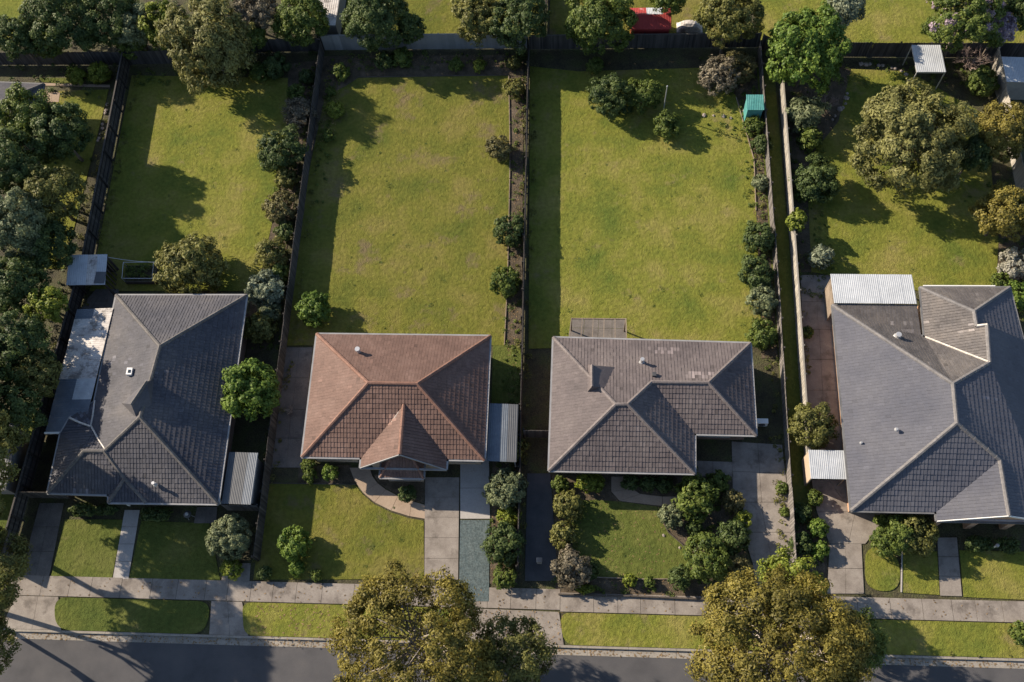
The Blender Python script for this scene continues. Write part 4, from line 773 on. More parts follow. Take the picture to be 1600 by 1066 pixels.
# lamp post at the lot 4 path
p = (31.76, 3.19, 0.00); lp = empty('garden_light', (p[0],p[1],0), 'white garden light post before the slate house porch', 'garden light')
b = MB(); b.tube([(p[0],p[1],0),(p[0],p[1],1.1)],[.05,.05],8); b.build('post', M['white'], lp); b = MB(); b.tube([(p[0],p[1],1.1),(p[0],p[1],1.14),(p[0],p[1],1.3),(p[0],p[1],1.34)],[.07,.12,.11,.03],10); b.build('lantern', M['gutter'], lp)
# garden stake/pole in the lot 3 yard whose shadow crosses the lawn
p = (10.78, 38.75, 0.00); st = empty('clothes_pole', (p[0],p[1],0), 'thin steel pole on the brown house lawn', 'pole')
b = MB(); b.tube([(p[0],p[1],0),(p[0],p[1],3.6)],[.05,.04],8); b.build('shaft', M['steel'], st); b = MB(); b.tube([(p[0],p[1],3.6),(p[0],p[1],3.66)],[.07,.05],8); b.build('cap', M['steel'], st)

# ================================================================== TREES AND SHRUBS
def unit(rng, n):
    v = rng.normal(size=(n,3)); return v/np.linalg.norm(v, axis=1)[:,None]
def crown_mesh(name, rx, ry, rz, seed, leaf, n1, n2, cover=1.3, aspect=1.5, droop=0.0, open_=0.0, ragged=0.18, flowers=None, core=1.0):
    """leaf-sized faces on two levels of lobes; returns a mesh centred on the crown's middle"""
    rng = np.random.default_rng(seed); Rm = (rx+ry+rz)/3; S3 = np.array([rx,ry,rz])
    i = np.arange(n1)+.5; ph = np.arccos(np.clip(1-1.62*i/n1,-1,1)); th = math.pi*(1+5**.5)*i+rng.uniform(0,6.28)
    d1 = np.stack([np.cos(th)*np.sin(ph), np.sin(th)*np.sin(ph), np.cos(ph)],1)+rng.normal(scale=.22,size=(n1,3)); d1 /= np.linalg.norm(d1,axis=1)[:,None]
    r1 = np.minimum(.5, rng.uniform(.72,1.25,n1)*1.6/n1**.5)
    c1 = d1*(1-r1[:,None])*rng.uniform(.80,1.06,n1)[:,None]
    keep1 = rng.random(n1) > open_; d1, r1, c1 = d1[keep1], r1[keep1], c1[keep1]; m1 = len(r1)
    # second level
    k1 = np.repeat(np.arange(m1), n2); d2 = unit(rng, m1*n2); d2 += d1[k1]*.55; d2 /= np.linalg.norm(d2,axis=1)[:,None]
    r2 = r1[k1]*rng.uniform(.30,.55,m1*n2); c2 = c1[k1]+d2*(r1[k1]*rng.uniform(.55,1.0+ragged,m1*n2))[:,None]
    lobe_t = rng.normal(0,.10,m1)[k1]+rng.normal(0,.09,m1*n2)
    area = 4*math.pi*(r2*Rm)**2; la = leaf*leaf*aspect*.55
    cnt = np.maximum(6, (cover*area/la*.55).astype(int)); k2 = np.repeat(np.arange(m1*n2), cnt); N = len(k2)
    d3 = unit(rng, N)+d2[k2]*.45; d3 /= np.linalg.norm(d3,axis=1)[:,None]
    rr = r2[k2]*(1-.55*rng.random(N)**2)*(1+ragged*rng.normal(size=N)*.6)
    p = c2[k2]+d3*rr[:,None]
    inside = np.zeros(N, bool)
    for j in range(m1): inside |= (((p-c1[j])**2).sum(1) < (r1[j]*.62)**2)
    inside |= ((p**2).sum(1) < .38**2) | ((p[:,2] < -.55) & (rng.random(N) < .5))
    sel = ~inside; p, d3, k2 = p[sel], d3[sel], k2[sel]
    # inner foliage that closes the crown's middle
    nc = int(core*4*math.pi*(.6*Rm)**2/la*.8); dc = unit(rng, nc); dc[:,2] = np.abs(dc[:,2])*.9-.15; pc = dc*rng.uniform(.42,.72,nc)[:,None]
    p = np.concatenate([p, pc]); d3 = np.concatenate([d3, dc]); k2 = np.concatenate([k2, rng.integers(0, m1*n2, nc)]); N = len(p)
    P = p*S3
    nrm = d3*.8+p/np.maximum(np.linalg.norm(p,axis=1),.1)[:,None]*.5+np.array([0,0,.25])+rng.normal(scale=.45,size=(N,3)); nrm /= np.linalg.norm(nrm,axis=1)[:,None]
    tn = rng.normal(size=(N,3))+np.array([0,0,-droop*3]); tn -= nrm*(tn*nrm).sum(1)[:,None]; tn /= np.linalg.norm(tn,axis=1)[:,None]
    bt = np.cross(nrm, tn); sz = leaf*rng.uniform(.6,1.35,N); L = (sz*aspect*.5)[:,None]*tn; Wd = (sz*.5)[:,None]*bt
    bend = nrm*(sz*.12)[:,None]
    V_ = np.empty((N,4,3)); V_[:,0] = P-L; V_[:,1] = P+Wd+bend; V_[:,2] = P+L; V_[:,3] = P-Wd+bend
    tint = np.clip(.5+lobe_t[k2]+rng.normal(0,.16,N), 0, 1)
    me = bpy.data.meshes.new(name); me.vertices.add(N*4); me.vertices.foreach_set('co', V_.reshape(-1).astype(np.float32))
    me.loops.add(N*4); me.loops.foreach_set('vertex_index', np.arange(N*4,dtype=np.int32))
    me.polygons.add(N); me.polygons.foreach_set('loop_start', np.arange(0,N*4,4,dtype=np.int32)); me.polygons.foreach_set('loop_total', np.full(N,4,np.int32))
    at = me.attributes.new('tint','FLOAT','FACE'); at.data.foreach_set('value', tint.astype(np.float32))
    if flowers:
        fr = (rng.random(m1*n2) < flowers)[k2] & (p[:,2] > -.2); me.polygons.foreach_set('material_index', fr.astype(np.int32))
    me.update(calc_edges=True)
    return me, c1*S3*.93, N
SEED = [11]; LEAVES = [0]
def limbs(base, top, tips, r0, rng, sub=2, fork=.45):
    b = MB(); base = Vector(base); top = Vector(top)
    mid = base.lerp(top,.5)+Vector((rng.uniform(-1,1),rng.uniform(-1,1),0))*r0*1.2
    b.tube([base-Vector((0,0,.1)), base+Vector((0,0,r0*.6)), mid, top], [r0*1.45,r0*1.05,r0*.8,r0*.6], 8)
    for t_ in tips:
        t_ = Vector(t_); s = base.lerp(top, rng.uniform(fork,.98)); m_ = s.lerp(t_,.5)+Vector((rng.uniform(-1,1),rng.uniform(-1,1),rng.uniform(0,1)))*(t_-s).length*.13
        b.tube([s,m_,t_],[r0*.42,r0*.27,r0*.09],5)
        for k in range(sub):
            q = s.lerp(t_,rng.uniform(.45,.9)); d = Vector((rng.uniform(-1,1),rng.uniform(-1,1),rng.uniform(-.3,1)))*(t_-s).length*.33
            b.tube([q,q+d*.5+Vector((0,0,.03)),q+d],[r0*.16,r0*.1,r0*.04],4)
    return b
def plant(name, pos, leafk, label, cat='shrub', group=None, leaf=0.105, n1=None, n2=9, aspect=1.5, droop=0.1, cover=1.3, squash=0.9, open_=0.0, ragged=0.18, bark='bark', flowers=None, fk=None, rxy=1.0, lean=(0,0), core=1.0, base=None):
    x, y, zc, Rr = pos
    if base: lean = (x-base[0], y-base[1])
    SEED[0] += 1; rng = random.Random(SEED[0]*31)
    e = empty(name, (x-lean[0],y-lean[1],0), label, cat, group)
    rz = min(Rr*squash, zc*1.02) if zc < Rr*1.3 else Rr*squash
    n1 = n1 or int(10+5*Rr)
    me, tips, N = crown_mesh('crown', Rr*rxy, Rr/rxy**.5, rz, SEED[0], leaf, n1, n2, cover, aspect, droop, open_, ragged, flowers, core); LEAVES[0] += N
    me.materials.append(LEAF[leafk])
    if flowers: me.materials.append(LEAF[fk])
    link('crown', me, None, e, (x,y,zc))
    tp = [(x+t_[0]*.9,y+t_[1]*.9,zc+t_[2]*.9) for t_ in tips if t_[2] > -rz*.5]
    limbs((x-lean[0],y-lean[1],0), (x,y,zc+rz*.1), tp, max(.03,.036*Rr+(.010*zc)), rng, 2 if Rr > 1.5 else 1, .3 if zc < Rr*1.3 else .5).build('trunk', M[bark], e)
    return e
def bare(name, pos, label, cat='shrub', n=16, m='twig'):
    x, y, zc, Rr = pos; SEED[0] += 1; rng = random.Random(SEED[0]); e = empty(name, (x,y,0), label, cat); b = MB(); base = Vector((x,y,0))
    def br(p, d, L, r, lv):
        q = p+d*L; m_ = p.lerp(q,.5)+Vector((rng.uniform(-1,1),rng.uniform(-1,1),rng.uniform(-1,1)))*L*.12; b.tube([p,m_,q],[r,r*.8,r*.5],4)
        if lv > 0:
            for k in range(3 if lv > 1 else 4):
                d2 = (d+Vector((rng.uniform(-1,1),rng.uniform(-1,1),rng.uniform(-.4,.8)))*.85).normalized(); br(p.lerp(q,rng.uniform(.55,1)), d2, L*rng.uniform(.5,.75), r*.5, lv-1)
    for k in range(n):
        an = k*2.4; d = Vector((math.cos(an)*rng.uniform(.4,1.1),math.sin(an)*rng.uniform(.4,1.1),rng.uniform(.4,1.1))).normalized(); br(base, d, Rr*.62, .035, 3)
    b.build('branches', M[m], e); return e

# ---- street eucalypts
euc = dict(cat='tree', bark='bark_pale', leaf=0.085, aspect=2.4, droop=.45, ragged=.30, n2=10)
plant('street_tree', (-5.82, -5.00, 7.00, 5.01), 'gold', 'large golden olive street gum before the terracotta house', base=(-5.6,-2.8), open_=.16, n1=54, squash=.52, cover=1.2, core=.55, **euc)
plant('street_tree', (-0.06, -5.32, 5.20, 2.43), 'olive', 'dark shaded gum beside the wide crossing, right of the golden gum', base=(-4.9,-3.0), open_=.1, n1=22, squash=.8, cover=1.1, **euc)
plant('street_tree', (15.86, -4.84, 7.20, 5.16), 'gold', 'huge dense golden street gum before the brown house drive', base=(15.8,-2.8), open_=.06, n1=52, squash=.58, cover=1.2, core=.8, **euc)
plant('street_tree', (20.50, -3.97, 5.00, 2.09), 'green', 'dark green understorey tree against the right golden gum', base=(17.6,-2.6), open_=.05, n1=18, squash=.8, cover=1.1, **euc)
plant('street_tree', (17.65, -0.14, 3.60, 2.01), 'lime', 'bright yellow green tree tucked behind the right golden gum', open_=.05, n1=18, squash=.8, cover=1.1, cat='tree', leaf=.115, aspect=1.8, droop=.3, ragged=.25)
plant('street_tree', (-33.32, -1.61, 6.80, 2.75), 'olive', 'olive street tree cut off by the left edge of the picture', base=(-36.5,-2.6), open_=.08, n1=26, squash=.75, cover=1.15, **euc)
plant('street_tree', (-33.50, -5.60, 6.00, 2.47), 'olive', 'leafy olive branches in the bottom left corner', base=(-38.2,-2.4), open_=.12, n1=20, squash=.7, cover=1.1, **euc)

# ---- front and yard shrubs:  (position, leaves, label, extra)
SH = [
 # lot 1
 ((-25.84, 23.15, 2.01, 2.51), 'olive', 'big rounded flowering shrub behind the charcoal roof', dict(flowers=.22, fk='tan', leaf=.12, aspect=2.2, ragged=.3)),
 ((-20.35, 34.11, 1.57, 1.96), 'dark', 'large dark shrub, topmost round one left of the long fence', dict(squash=1.1)),
 ((-19.95, 28.84, 1.12, 1.40), 'bronze', 'bronze shrub below the large dark one beside the long fence', dict()),
 ((-20.15, 24.71, 1.06, 1.32), 'olive', 'olive shrub between the bronze and silvery ones by the fence', dict()),
 ((-20.15, 21.63, 1.20, 1.50), 'silver', 'silvery grey shrub beside the long fence', dict(aspect=2.4, leaf=.11)),
 ((-20.14, 18.50, 0.98, 1.23), 'olive', 'yellow olive shrub at the charcoal roof corner', dict()),
 ((-19.66, 12.89, 2.60, 2.11), 'bright', 'bright green broadleaf tree right of the charcoal roof', dict(cat='tree', leaf=.16, squash=1.05)),
 ((-20.07, 2.49, 1.29, 1.62), 'grey', 'dense grey green ball shrub at the front of the charcoal house', dict(n1=40, ragged=.1, leaf=.085, squash=1.1)),
 ((-19.82, 0.53, 0.57, 0.72), 'lime', 'small yellow shrub below the grey green ball shrub', dict(leaf=.085)),
 ((-22.23, 43.05, 0.89, 1.11), 'dark', 'dark shrub below the rear fence near the terracotta lot', dict()),
 ((-23.62, 42.65, 0.71, 0.89), 'green', 'small green shrub by the brown feathery tree', dict()),
 ((-19.59, 38.15, 1.04, 1.30), 'mauve', 'twiggy mauve grey shrub in the upper fence border', dict(aspect=3, leaf=.085, cover=.8, ragged=.4)),
 ((-31.16, 4.36, 0.52, 0.65), 'dark', 'low dark hedge clump left of the front path', dict(squash=.7, rxy=1.6)),
 ((-29.57, 4.41, 0.45, 0.56), 'dark', 'low dark hedge clump next to the front path', dict(squash=.7, rxy=1.5)),
 ((-25.75, 4.19, 0.59, 0.74), 'dark', 'low dark hedge clump right of the front path', dict(squash=.7, rxy=1.6)),
 ((-19.90, 31.82, 0.76, 0.95), 'olive', 'olive shrub filling the gap under the large dark one by the fence', dict()),
 ((-19.36, 26.98, 0.70, 0.88), 'dark', 'dark low shrub between the bronze and olive ones by the fence', dict(squash=.8)),
 ((-19.48, 23.21, 0.73, 0.91), 'green', 'green shrub just above the silvery grey one', dict()),
 ((-19.68, 19.99, 0.68, 0.85), 'grey', 'grey shrub just below the silvery grey one', dict()),
 ((-20.19, 40.47, 0.66, 0.83), 'green', 'small green shrub above the twiggy mauve one', dict()),
 ((-19.53, 42.20, 0.58, 0.72), 'dark', 'small dark shrub in the fence corner above the mauve one', dict()),
 # lot 2
 ((-16.52, 42.70, 0.62, 0.78), 'green', 'small upright shrub in the top left corner of the terracotta lawn', dict(squash=1.3)),
 ((-17.32, 40.83, 0.35, 0.44), 'green', 'tiny green shrub second from the top in the left border', dict(leaf=.09)),
 ((-16.66, 38.73, 0.61, 0.76), 'lime', 'yellow tipped shrub in the left border', dict(leaf=.085)),
 ((-16.98, 36.28, 0.43, 0.54), 'green', 'small shrub lowest in the left border', dict(leaf=.085)),
 ((-12.91, 43.80, 0.66, 0.83), 'dark', 'dark shrub against the left half of the steel fence', dict(squash=1.1)),
 ((-11.37, 44.06, 0.75, 0.94), 'green', 'taller shrub against the middle of the steel fence', dict(squash=1.3)),
 ((-6.72, 43.40, 0.53, 0.66), 'green', 'small shrub before the right half of the steel fence', dict(leaf=.085)),
 ((-4.75, 43.40, 0.44, 0.55), 'lime', 'little pale shrub at the right end of the steel fence', dict(leaf=.085)),
 ((-1.75, 43.65, 0.52, 0.65), 'olive', 'small shrub in the top right corner of the terracotta lot', dict(leaf=.085)),
 ((-1.65, 40.82, 0.73, 0.91), 'olive', 'olive shrub high on the right border of the terracotta lawn', dict()),
 ((-2.70, 34.79, 0.88, 1.10), 'bronze', 'bronze dark shrub standing alone at the upper right lawn edge', dict()),
 ((-1.58, 26.94, 1.08, 1.35), 'dark', 'round dark shrub halfway down the right lawn edge', dict(n1=34, ragged=.1, leaf=.11)),
 ((-1.72, 22.53, 0.98, 1.22), 'green', 'round green shrub below the dark one at the right lawn edge', dict(n1=32, ragged=.1, leaf=.11)),
 ((-16.11, 19.95, 1.06, 1.33), 'bright', 'round deep green shrub just behind the terracotta roof', dict()),
 ((-15.35, 7.97, 0.48, 0.60), 'green', 'upper shrub of the pair at the front left terracotta house corner', dict(leaf=.085)),
 ((-15.18, 7.20, 0.41, 0.51), 'green', 'smaller lower shrub of the pair at the terracotta house corner', dict(leaf=.085)),
 ((-13.71, 7.44, 0.48, 0.60), 'bright', 'round small shrub alone in the front bed', dict(leaf=.085)),
 ((-8.12, 6.06, 0.51, 0.64), 'dark', 'dark shrub under the bay window', dict(leaf=.085, squash=.8)),
 ((-15.56, 2.24, 0.90, 1.12), 'bright', 'leafy green shrub on the front lawn of the terracotta house', dict(leaf=.115)),
 ((-15.30, 0.66, 0.46, 0.58), 'bright', 'small round shrub below the leafy one on the front lawn', dict(leaf=.085)),
 ((-17.54, 0.26, 0.43, 0.54), 'dark', 'low dark shrub in the front left corner of the terracotta lot', dict(leaf=.085)),
 ((-13.91, 0.24, 0.32, 0.40), 'green', 'tiny clump near the footpath before the golden gum', dict(leaf=.09)),
 ((-0.80, 9.42, 0.87, 1.09), 'olive', 'olive shrub below the blue grey carport', dict()),
 ((-1.13, 6.31, 1.18, 1.47), 'grey', 'large grey green shrub beside the pale apron', dict(squash=1.1)),
 ((-0.82, 4.50, 0.64, 0.80), 'lime', 'yellow green shrub between two dark ones by the driveway', dict()),
 ((-1.08, 2.53, 1.15, 1.44), 'dark', 'large dark shrub beside the teal driveway strip', dict(squash=1.0)),
 ((-0.98, 0.34, 0.62, 0.78), 'green', 'green clump at the front end of the driveway border', dict()),
 # lot 3
 ((6.33, 39.39, 1.55, 1.93), 'dark', 'large dark shrub on the brown house lawn', dict(squash=1.05)),
 ((8.97, 39.74, 1.26, 1.57), 'green', 'spreading shrub touching the large dark one on the lawn', dict(squash=.7)),
 ((10.95, 36.85, 0.95, 1.19), 'green', 'round shrub standing alone on the brown house lawn', dict()),
 ((5.15, 43.21, 0.60, 0.75), 'green', 'small shrub by the rear fence of the brown house', dict(leaf=.085)),
 ((15.40, 41.46, 1.34, 1.67), 'mauve', 'dry mauve shrub in the top right border of the brown house lawn', dict(aspect=2.6, leaf=.11, cover=.9, ragged=.35)),
 ((17.08, 42.63, 1.09, 1.37), 'bronze', 'bronze shrub in the rear corner above the teal shed', dict()),
 ((18.01, 37.09, 0.70, 0.87), 'green', 'green shrub right below the teal shed', dict()),
 ((18.52, 35.33, 0.65, 0.81), 'dark', 'small dark shrub below the teal shed by the fence', dict()),
 ((18.20, 31.77, 0.56, 0.70), 'grey', 'grey shrub midway along the right border', dict()),
 ((17.68, 26.48, 1.01, 1.26), 'dark', 'topmost of three dark trees on the right border of the brown lot', dict(squash=1.2)),
 ((17.19, 23.52, 1.07, 1.34), 'dark', 'middle one of three dark trees on the right border', dict(squash=1.2)),
 ((17.63, 21.18, 0.94, 1.18), 'grey', 'lowest of three dark trees on the right border', dict(squash=1.2)),
 ((17.46, 18.48, 0.89, 1.12), 'green', 'green shrub behind the right corner of the brown roof', dict()),
 ((2.69, 6.99, 0.47, 0.58), 'green', 'small shrub at the left front corner of the brown house', dict(leaf=.085)),
 ((4.79, 7.02, 0.68, 0.85), 'lime', 'clipped bright green hedge below the left window', dict(n1=34, ragged=.06, leaf=.09, squash=.7, rxy=1.25)),
 ((7.61, 7.17, 0.50, 0.62), 'dark', 'left part of the dark hedge under the wide window', dict(squash=.8, leaf=.085)),
 ((8.82, 7.11, 0.50, 0.62), 'dark', 'middle part of the dark hedge under the wide window', dict(squash=.8, leaf=.085)),
 ((9.97, 7.08, 0.50, 0.62), 'dark', 'right part of the dark hedge under the wide window', dict(squash=.8, leaf=.085)),
 ((3.24, 5.40, 0.85, 1.06), 'olive', 'olive shrub, upper one left of the curved front lawn', dict()),
 ((2.96, 3.32, 0.77, 0.96), 'olive', 'yellow tinged shrub in the middle left of the curved front lawn', dict(squash=1.15)),
 ((3.55, 1.02, 1.03, 1.29), 'mauve', 'purplish grey shrub in the lower left of the front garden', dict(aspect=1.8)),
 ((4.85, 0.98, 0.48, 0.60), 'dark', 'dark clump right of the purplish shrub', dict(leaf=.085)),
 ((12.06, 5.99, 1.22, 1.52), 'green', 'large spiky green shrub at the end of the pinkish path', dict(aspect=2.8, leaf=.11, ragged=.3)),
 ((13.67, 7.20, 0.70, 0.88), 'green', 'medium green shrub near the inner corner of the brown house', dict()),
 ((14.62, 5.88, 0.63, 0.79), 'bronze', 'dull bronze shrub beside the concrete drive', dict()),
 ((10.42, 4.83, 0.70, 0.87), 'grey', 'grey green shrub at the lawn end of the pinkish path', dict(squash=1.1)),
 ((11.94, 4.07, 0.49, 0.61), 'dark', 'small dark ball shrub in the middle of the mulch bed', dict(n1=24, ragged=.08, leaf=.09)),
 ((14.43, 3.37, 0.96, 1.20), 'dark', 'round dark shrub beside the shaded drive', dict(n1=30)),
 ((15.22, 4.71, 0.52, 0.65), 'lime', 'small lime shrub above the round dark one', dict(leaf=.085)),
 ((12.60, 1.88, 1.29, 1.61), 'green', 'broad green shrub at the bottom right of the curved lawn', dict()),
 ((14.66, 1.48, 0.75, 0.93), 'bronze', 'brownish shrub between broad green shrub and street gum', dict()),
 ((10.80, 0.63, 0.65, 0.81), 'dark', 'dark low shrub below the curved lawn', dict(squash=.8)),
 ((7.48, 0.43, 0.38, 0.47), 'lime', 'tiny lime clump in the footpath border', dict(leaf=.08)),
 ((8.82, 0.34, 0.31, 0.39), 'green', 'tiny green clump right of the lime one in the footpath border', dict(leaf=.08)),
 ((4.52, -0.19, 0.31, 0.39), 'lime', 'little yellow green ground plant by the footpath', dict(leaf=.08, rxy=1.6, squash=.6)),
 ((18.12, 7.06, 0.35, 0.44), 'green', 'weedy clump growing along the fence by the concrete drive', dict(leaf=.09, squash=.8)),
 ((18.18, 5.37, 0.28, 0.35), 'green', 'second weedy clump lower along the same fence', dict(leaf=.09, squash=.8)),
 # lot 4
 ((22.15, 37.83, 1.22, 1.53), 'grey', 'feathery pale green shrub by the pale fence', dict(aspect=3.4, leaf=.12, ragged=.4, squash=1.2)),
 ((22.38, 35.77, 0.81, 1.01), 'green', 'smaller feathery shrub below the pale one', dict(aspect=3, leaf=.12, ragged=.3)),
 ((22.35, 31.39, 1.45, 1.82), 'dark', 'large dark green shrub inside the pale fence', dict(squash=1.1)),
 ((21.54, 30.82, 0.67, 0.84), 'green', 'green shrub on the left flank of the large dark one', dict()),
 ((20.47, 27.50, 1.90, 0.82), 'lime', 'lime yellow bush leaning over the pale fence', dict(leaf=.12)),
 ((22.30, 25.00, 0.73, 0.91), 'silver', 'spiky silver grey plant near the verandah', dict(aspect=4, leaf=.09, ragged=.4, cover=.8)),
 ((36.59, 41.15, 1.06, 1.32), 'green', 'clipped dark green ball shrub near the right fence', dict(n1=46, ragged=.06, leaf=.085, squash=1.1)),
 ((20.08, 11.12, 1.90, 1.62), 'olive', 'bushy olive shrub overhanging the pale fence beside the small carport', dict()),
 ((20.86, 18.86, 0.37, 0.47), 'green', 'small plant on the side drive', dict(leaf=.09)),
 ((20.22, 6.35, 0.49, 0.61), 'green', 'bright small shrub below the small carport', dict(leaf=.085)),
 ((20.27, 4.20, 0.55, 0.69), 'bright', 'upper of two round shrubs beside the front drive', dict(leaf=.11)),
 ((20.29, 2.77, 0.51, 0.64), 'bright', 'lower of two round shrubs beside the front drive', dict(leaf=.11)),
 ((19.29, 5.33, 0.55, 0.69), 'dark', 'dark straggly shrub against the front of the side fence', dict()),
 ((19.05, 3.11, 0.61, 0.77), 'dark', 'lower dark shrub against the front of the side fence', dict()),
 ((24.98, 3.73, 1.21, 1.51), 'green', 'green left half of the shrub pair before the slate house', dict(squash=1.1)),
 ((26.41, 3.84, 1.24, 1.55), 'olive', 'golden right half of the shrub pair before the slate house', dict(squash=1.1)),
 ((32.68, -2.36, 0.61, 0.76), 'green', 'leafy shrub on the nature strip at the right edge', dict()),
 ((30.87, 3.41, 0.54, 0.67), 'dark', 'dark planting before the slate house porch', dict(squash=.7, rxy=1.4)),
 ((32.75, 3.37, 0.53, 0.67), 'dark', 'dark planting by the right end of the porch', dict(squash=.7, rxy=1.4)),
 ((36.42, 24.43, 1.01, 1.26), 'white', 'white flowering shrub at the right edge', dict(aspect=1.6, leaf=.11)),
 ((36.25, 21.67, 0.88, 1.10), 'bright', 'bright green clump at the right end of the slate roof', dict()),
 ((35.35, 23.12, 0.60, 0.75), 'green', 'low green edge planting by the white flowers', dict()),
 # neighbours
 ((-39.72, 42.34, 0.68, 0.85), 'lime', 'left of two small yellow shrubs under the far left fence', dict(leaf=.085)),
 ((-37.63, 42.43, 0.82, 1.02), 'lime', 'right of two small yellow shrubs under the far left fence', dict(leaf=.085)),
]
for pos, lk, lab, kw in SH:
    kw = dict(kw); plant('tree' if kw.get('cat') == 'tree' else 'shrub', pos, lk, lab, **kw)
# ---- trees
TR = [
 ((-26.87, 42.93, 4.00, 3.58), 'tan', 'tall feathery brown tree at the rear of the charcoal house lawn', dict(aspect=3, leaf=.115, droop=.6, ragged=.35, squash=1.1, n1=34)),
 ((28.89, 32.92, 4.40, 4.35), 'tan', 'wide olive brown tree on the slate house lawn', dict(aspect=2.2, leaf=.115, ragged=.25, squash=.85, n1=46)),
 ((21.80, 41.48, 4.60, 3.39), 'bright', 'big bright green tree in the rear corner by the lane', dict(leaf=.16, squash=1.0, n1=40)),
 ((35.80, 34.47, 3.60, 2.29), 'gold', 'upper golden olive tree at the right edge', dict(leaf=.11)),
 ((35.14, 27.42, 3.40, 2.12), 'gold', 'lower golden bronze tree at the right edge', dict(leaf=.11)),
 ((33.88, 32.84, 3.00, 1.43), 'dark', 'dark tree in the gap right of the wide olive brown tree', dict()),
 ((34.15, 44.24, 5.20, 3.06), 'green', 'flowering green tree behind the rear fence at the right', dict(flowers=.13, fk='lilac', n1=34)),
 ((37.04, 43.81, 4.20, 1.39), 'lilac', 'lilac blossoming branch top beside the flowering tree', dict(aspect=1.3, leaf=.12, open_=.1)),
 ((39.22, 45.79, 4.50, 1.99), 'dark', 'dark tree in the top right corner', dict()),
 ((25.14, 45.80, 4.50, 1.73), 'silver', 'blue grey tree behind the big bright green one', dict(aspect=2)),
 ((15.88, 45.13, 4.60, 2.66), 'olive', 'yellow olive tree right of the red shed', dict(n1=30)),
 ((11.12, 47.46, 4.00, 1.47), 'green', 'green tree top above the red shed', dict()),
 ((5.59, 45.57, 3.60, 3.06), 'green', 'broad green tree left of the red shed', dict(n1=32)),
 ((-1.03, 45.63, 3.60, 2.55), 'dark', 'dark tree behind the boundary of terracotta and brown lots', dict(n1=28)),
 ((-4.66, 46.15, 3.20, 2.26), 'olive', 'olive green tree left of the dark middle one', dict(n1=26)),
 ((-13.21, 46.13, 3.30, 3.05), 'dark', 'dark olive tree behind the steel fence', dict(n1=30)),
 ((-10.67, 46.01, 2.00, 1.32), 'dark', 'smaller dark tree right of the dark olive one behind the steel fence', dict()),
 ((-19.96, 46.44, 2.70, 2.32), 'green', 'green tree behind the charcoal house rear fence', dict()),
 ((-23.88, 47.32, 3.00, 2.12), 'mauve', 'greyish tree behind the tall feathery brown one', dict()),
 ((-24.64, 45.12, 2.20, 1.67), 'green', 'green tree on the right flank of the feathery brown one', dict()),
 ((-31.63, 45.76, 2.80, 1.90), 'lime', 'lime yellow tree left of the feathery brown one', dict(squash=1.3)),
 ((-34.22, 45.78, 2.80, 2.02), 'grey', 'grey green tree behind the fence corner', dict()),
 ((-36.25, 46.42, 3.20, 2.59), 'dark', 'dark tree, rightmost of the top left group', dict()),
 ((-40.17, 45.82, 3.60, 3.09), 'dark', 'large dark tree in the middle of the top left group', dict(n1=30)),
 ((-43.81, 44.06, 3.60, 1.90), 'dark', 'dark bushy tree at the far top left', dict()),
 ((-41.52, 44.28, 3.00, 1.46), 'green', 'green bushy tree under the large dark one at top left', dict()),
 ((-34.90, 44.92, 1.70, 1.36), 'green', 'low green tree against the fence corner', dict()),
 # left side
 ((-40.53, 35.20, 4.60, 2.22), 'green', 'tree in front of the neighbouring roof at the left', dict(open_=.2)),
 ((-37.73, 34.06, 4.20, 2.42), 'dark', 'dark tree between neighbouring house and bright side lawn', dict(n1=28, open_=.1)),
 ((-40.35, 30.51, 5.00, 2.67), 'dark', 'dark tree at the left edge below the neighbouring roof', dict(n1=28)),
 ((-37.35, 28.40, 4.20, 2.56), 'olive', 'olive dark tree midway along the dark fence', dict(n1=28)),
 ((-38.98, 25.19, 4.80, 2.71), 'grey', 'grey green tree at the left edge level with the shed', dict(n1=28)),
 ((-37.00, 24.21, 3.30, 2.12), 'dark', 'dark tree leaning on the fence behind the open shed', dict(n1=28)),
 ((-38.45, 20.74, 3.40, 2.39), 'dark', 'big dark tree left of the open shed', dict(n1=30)),
 ((-35.65, 18.92, 3.60, 1.47), 'lime', 'lighter green tree below the open shed beyond the fence', dict()),
 ((-36.77, 15.10, 4.40, 2.76), 'dark', 'big dark tree left of the lean-to', dict(n1=30)),
 ((-34.84, 13.31, 4.00, 1.70), 'olive', 'olive tree close to the fence beside the lean-to', dict()),
 ((-35.87, 10.55, 4.20, 2.14), 'dark', 'dark tree above the flat grey outbuilding', dict()),
 ((-36.35, 6.87, 7.00, 3.07), 'olive', 'tall tree just beyond the left edge shading the charcoal house', dict(n1=28)),
 ((-39.15, 11.90, 5.60, 3.24), 'dark', 'tall dark tree beyond the left edge next to the lean-to', dict(n1=28)),
 ((-35.97, 1.81, 7.60, 3.38), 'olive', 'tall tree beyond the left edge shading the front lawns', dict(n1=30, open_=.25)),
]
for pos, lk, lab, kw in TR:
    kw = dict(kw); kw.setdefault('leaf', .125); plant('tree', pos, lk, lab, cat='tree', **kw)
bare('bare_tree', (36.16, 43.44, 1.50, 1.84), 'bare pinkish grey leafless tree near the right rear fence', 'tree')
bare('bare_shrub', (24.19, 39.44, 1.00, 1.03), 'leafless twiggy shrub below the big bright green tree', n=9)
bare('bare_shrub', (36.69, 23.57, 0.80, 0.74), 'dry white twigs under the white flowers at the right edge', n=8, m='bark_pale')
bare('bare_shrub', (-17.29, 12.19, 0.40, 0.48), 'pale dead twigs on the side path left of the terracotta house', n=6, m='bark_pale')

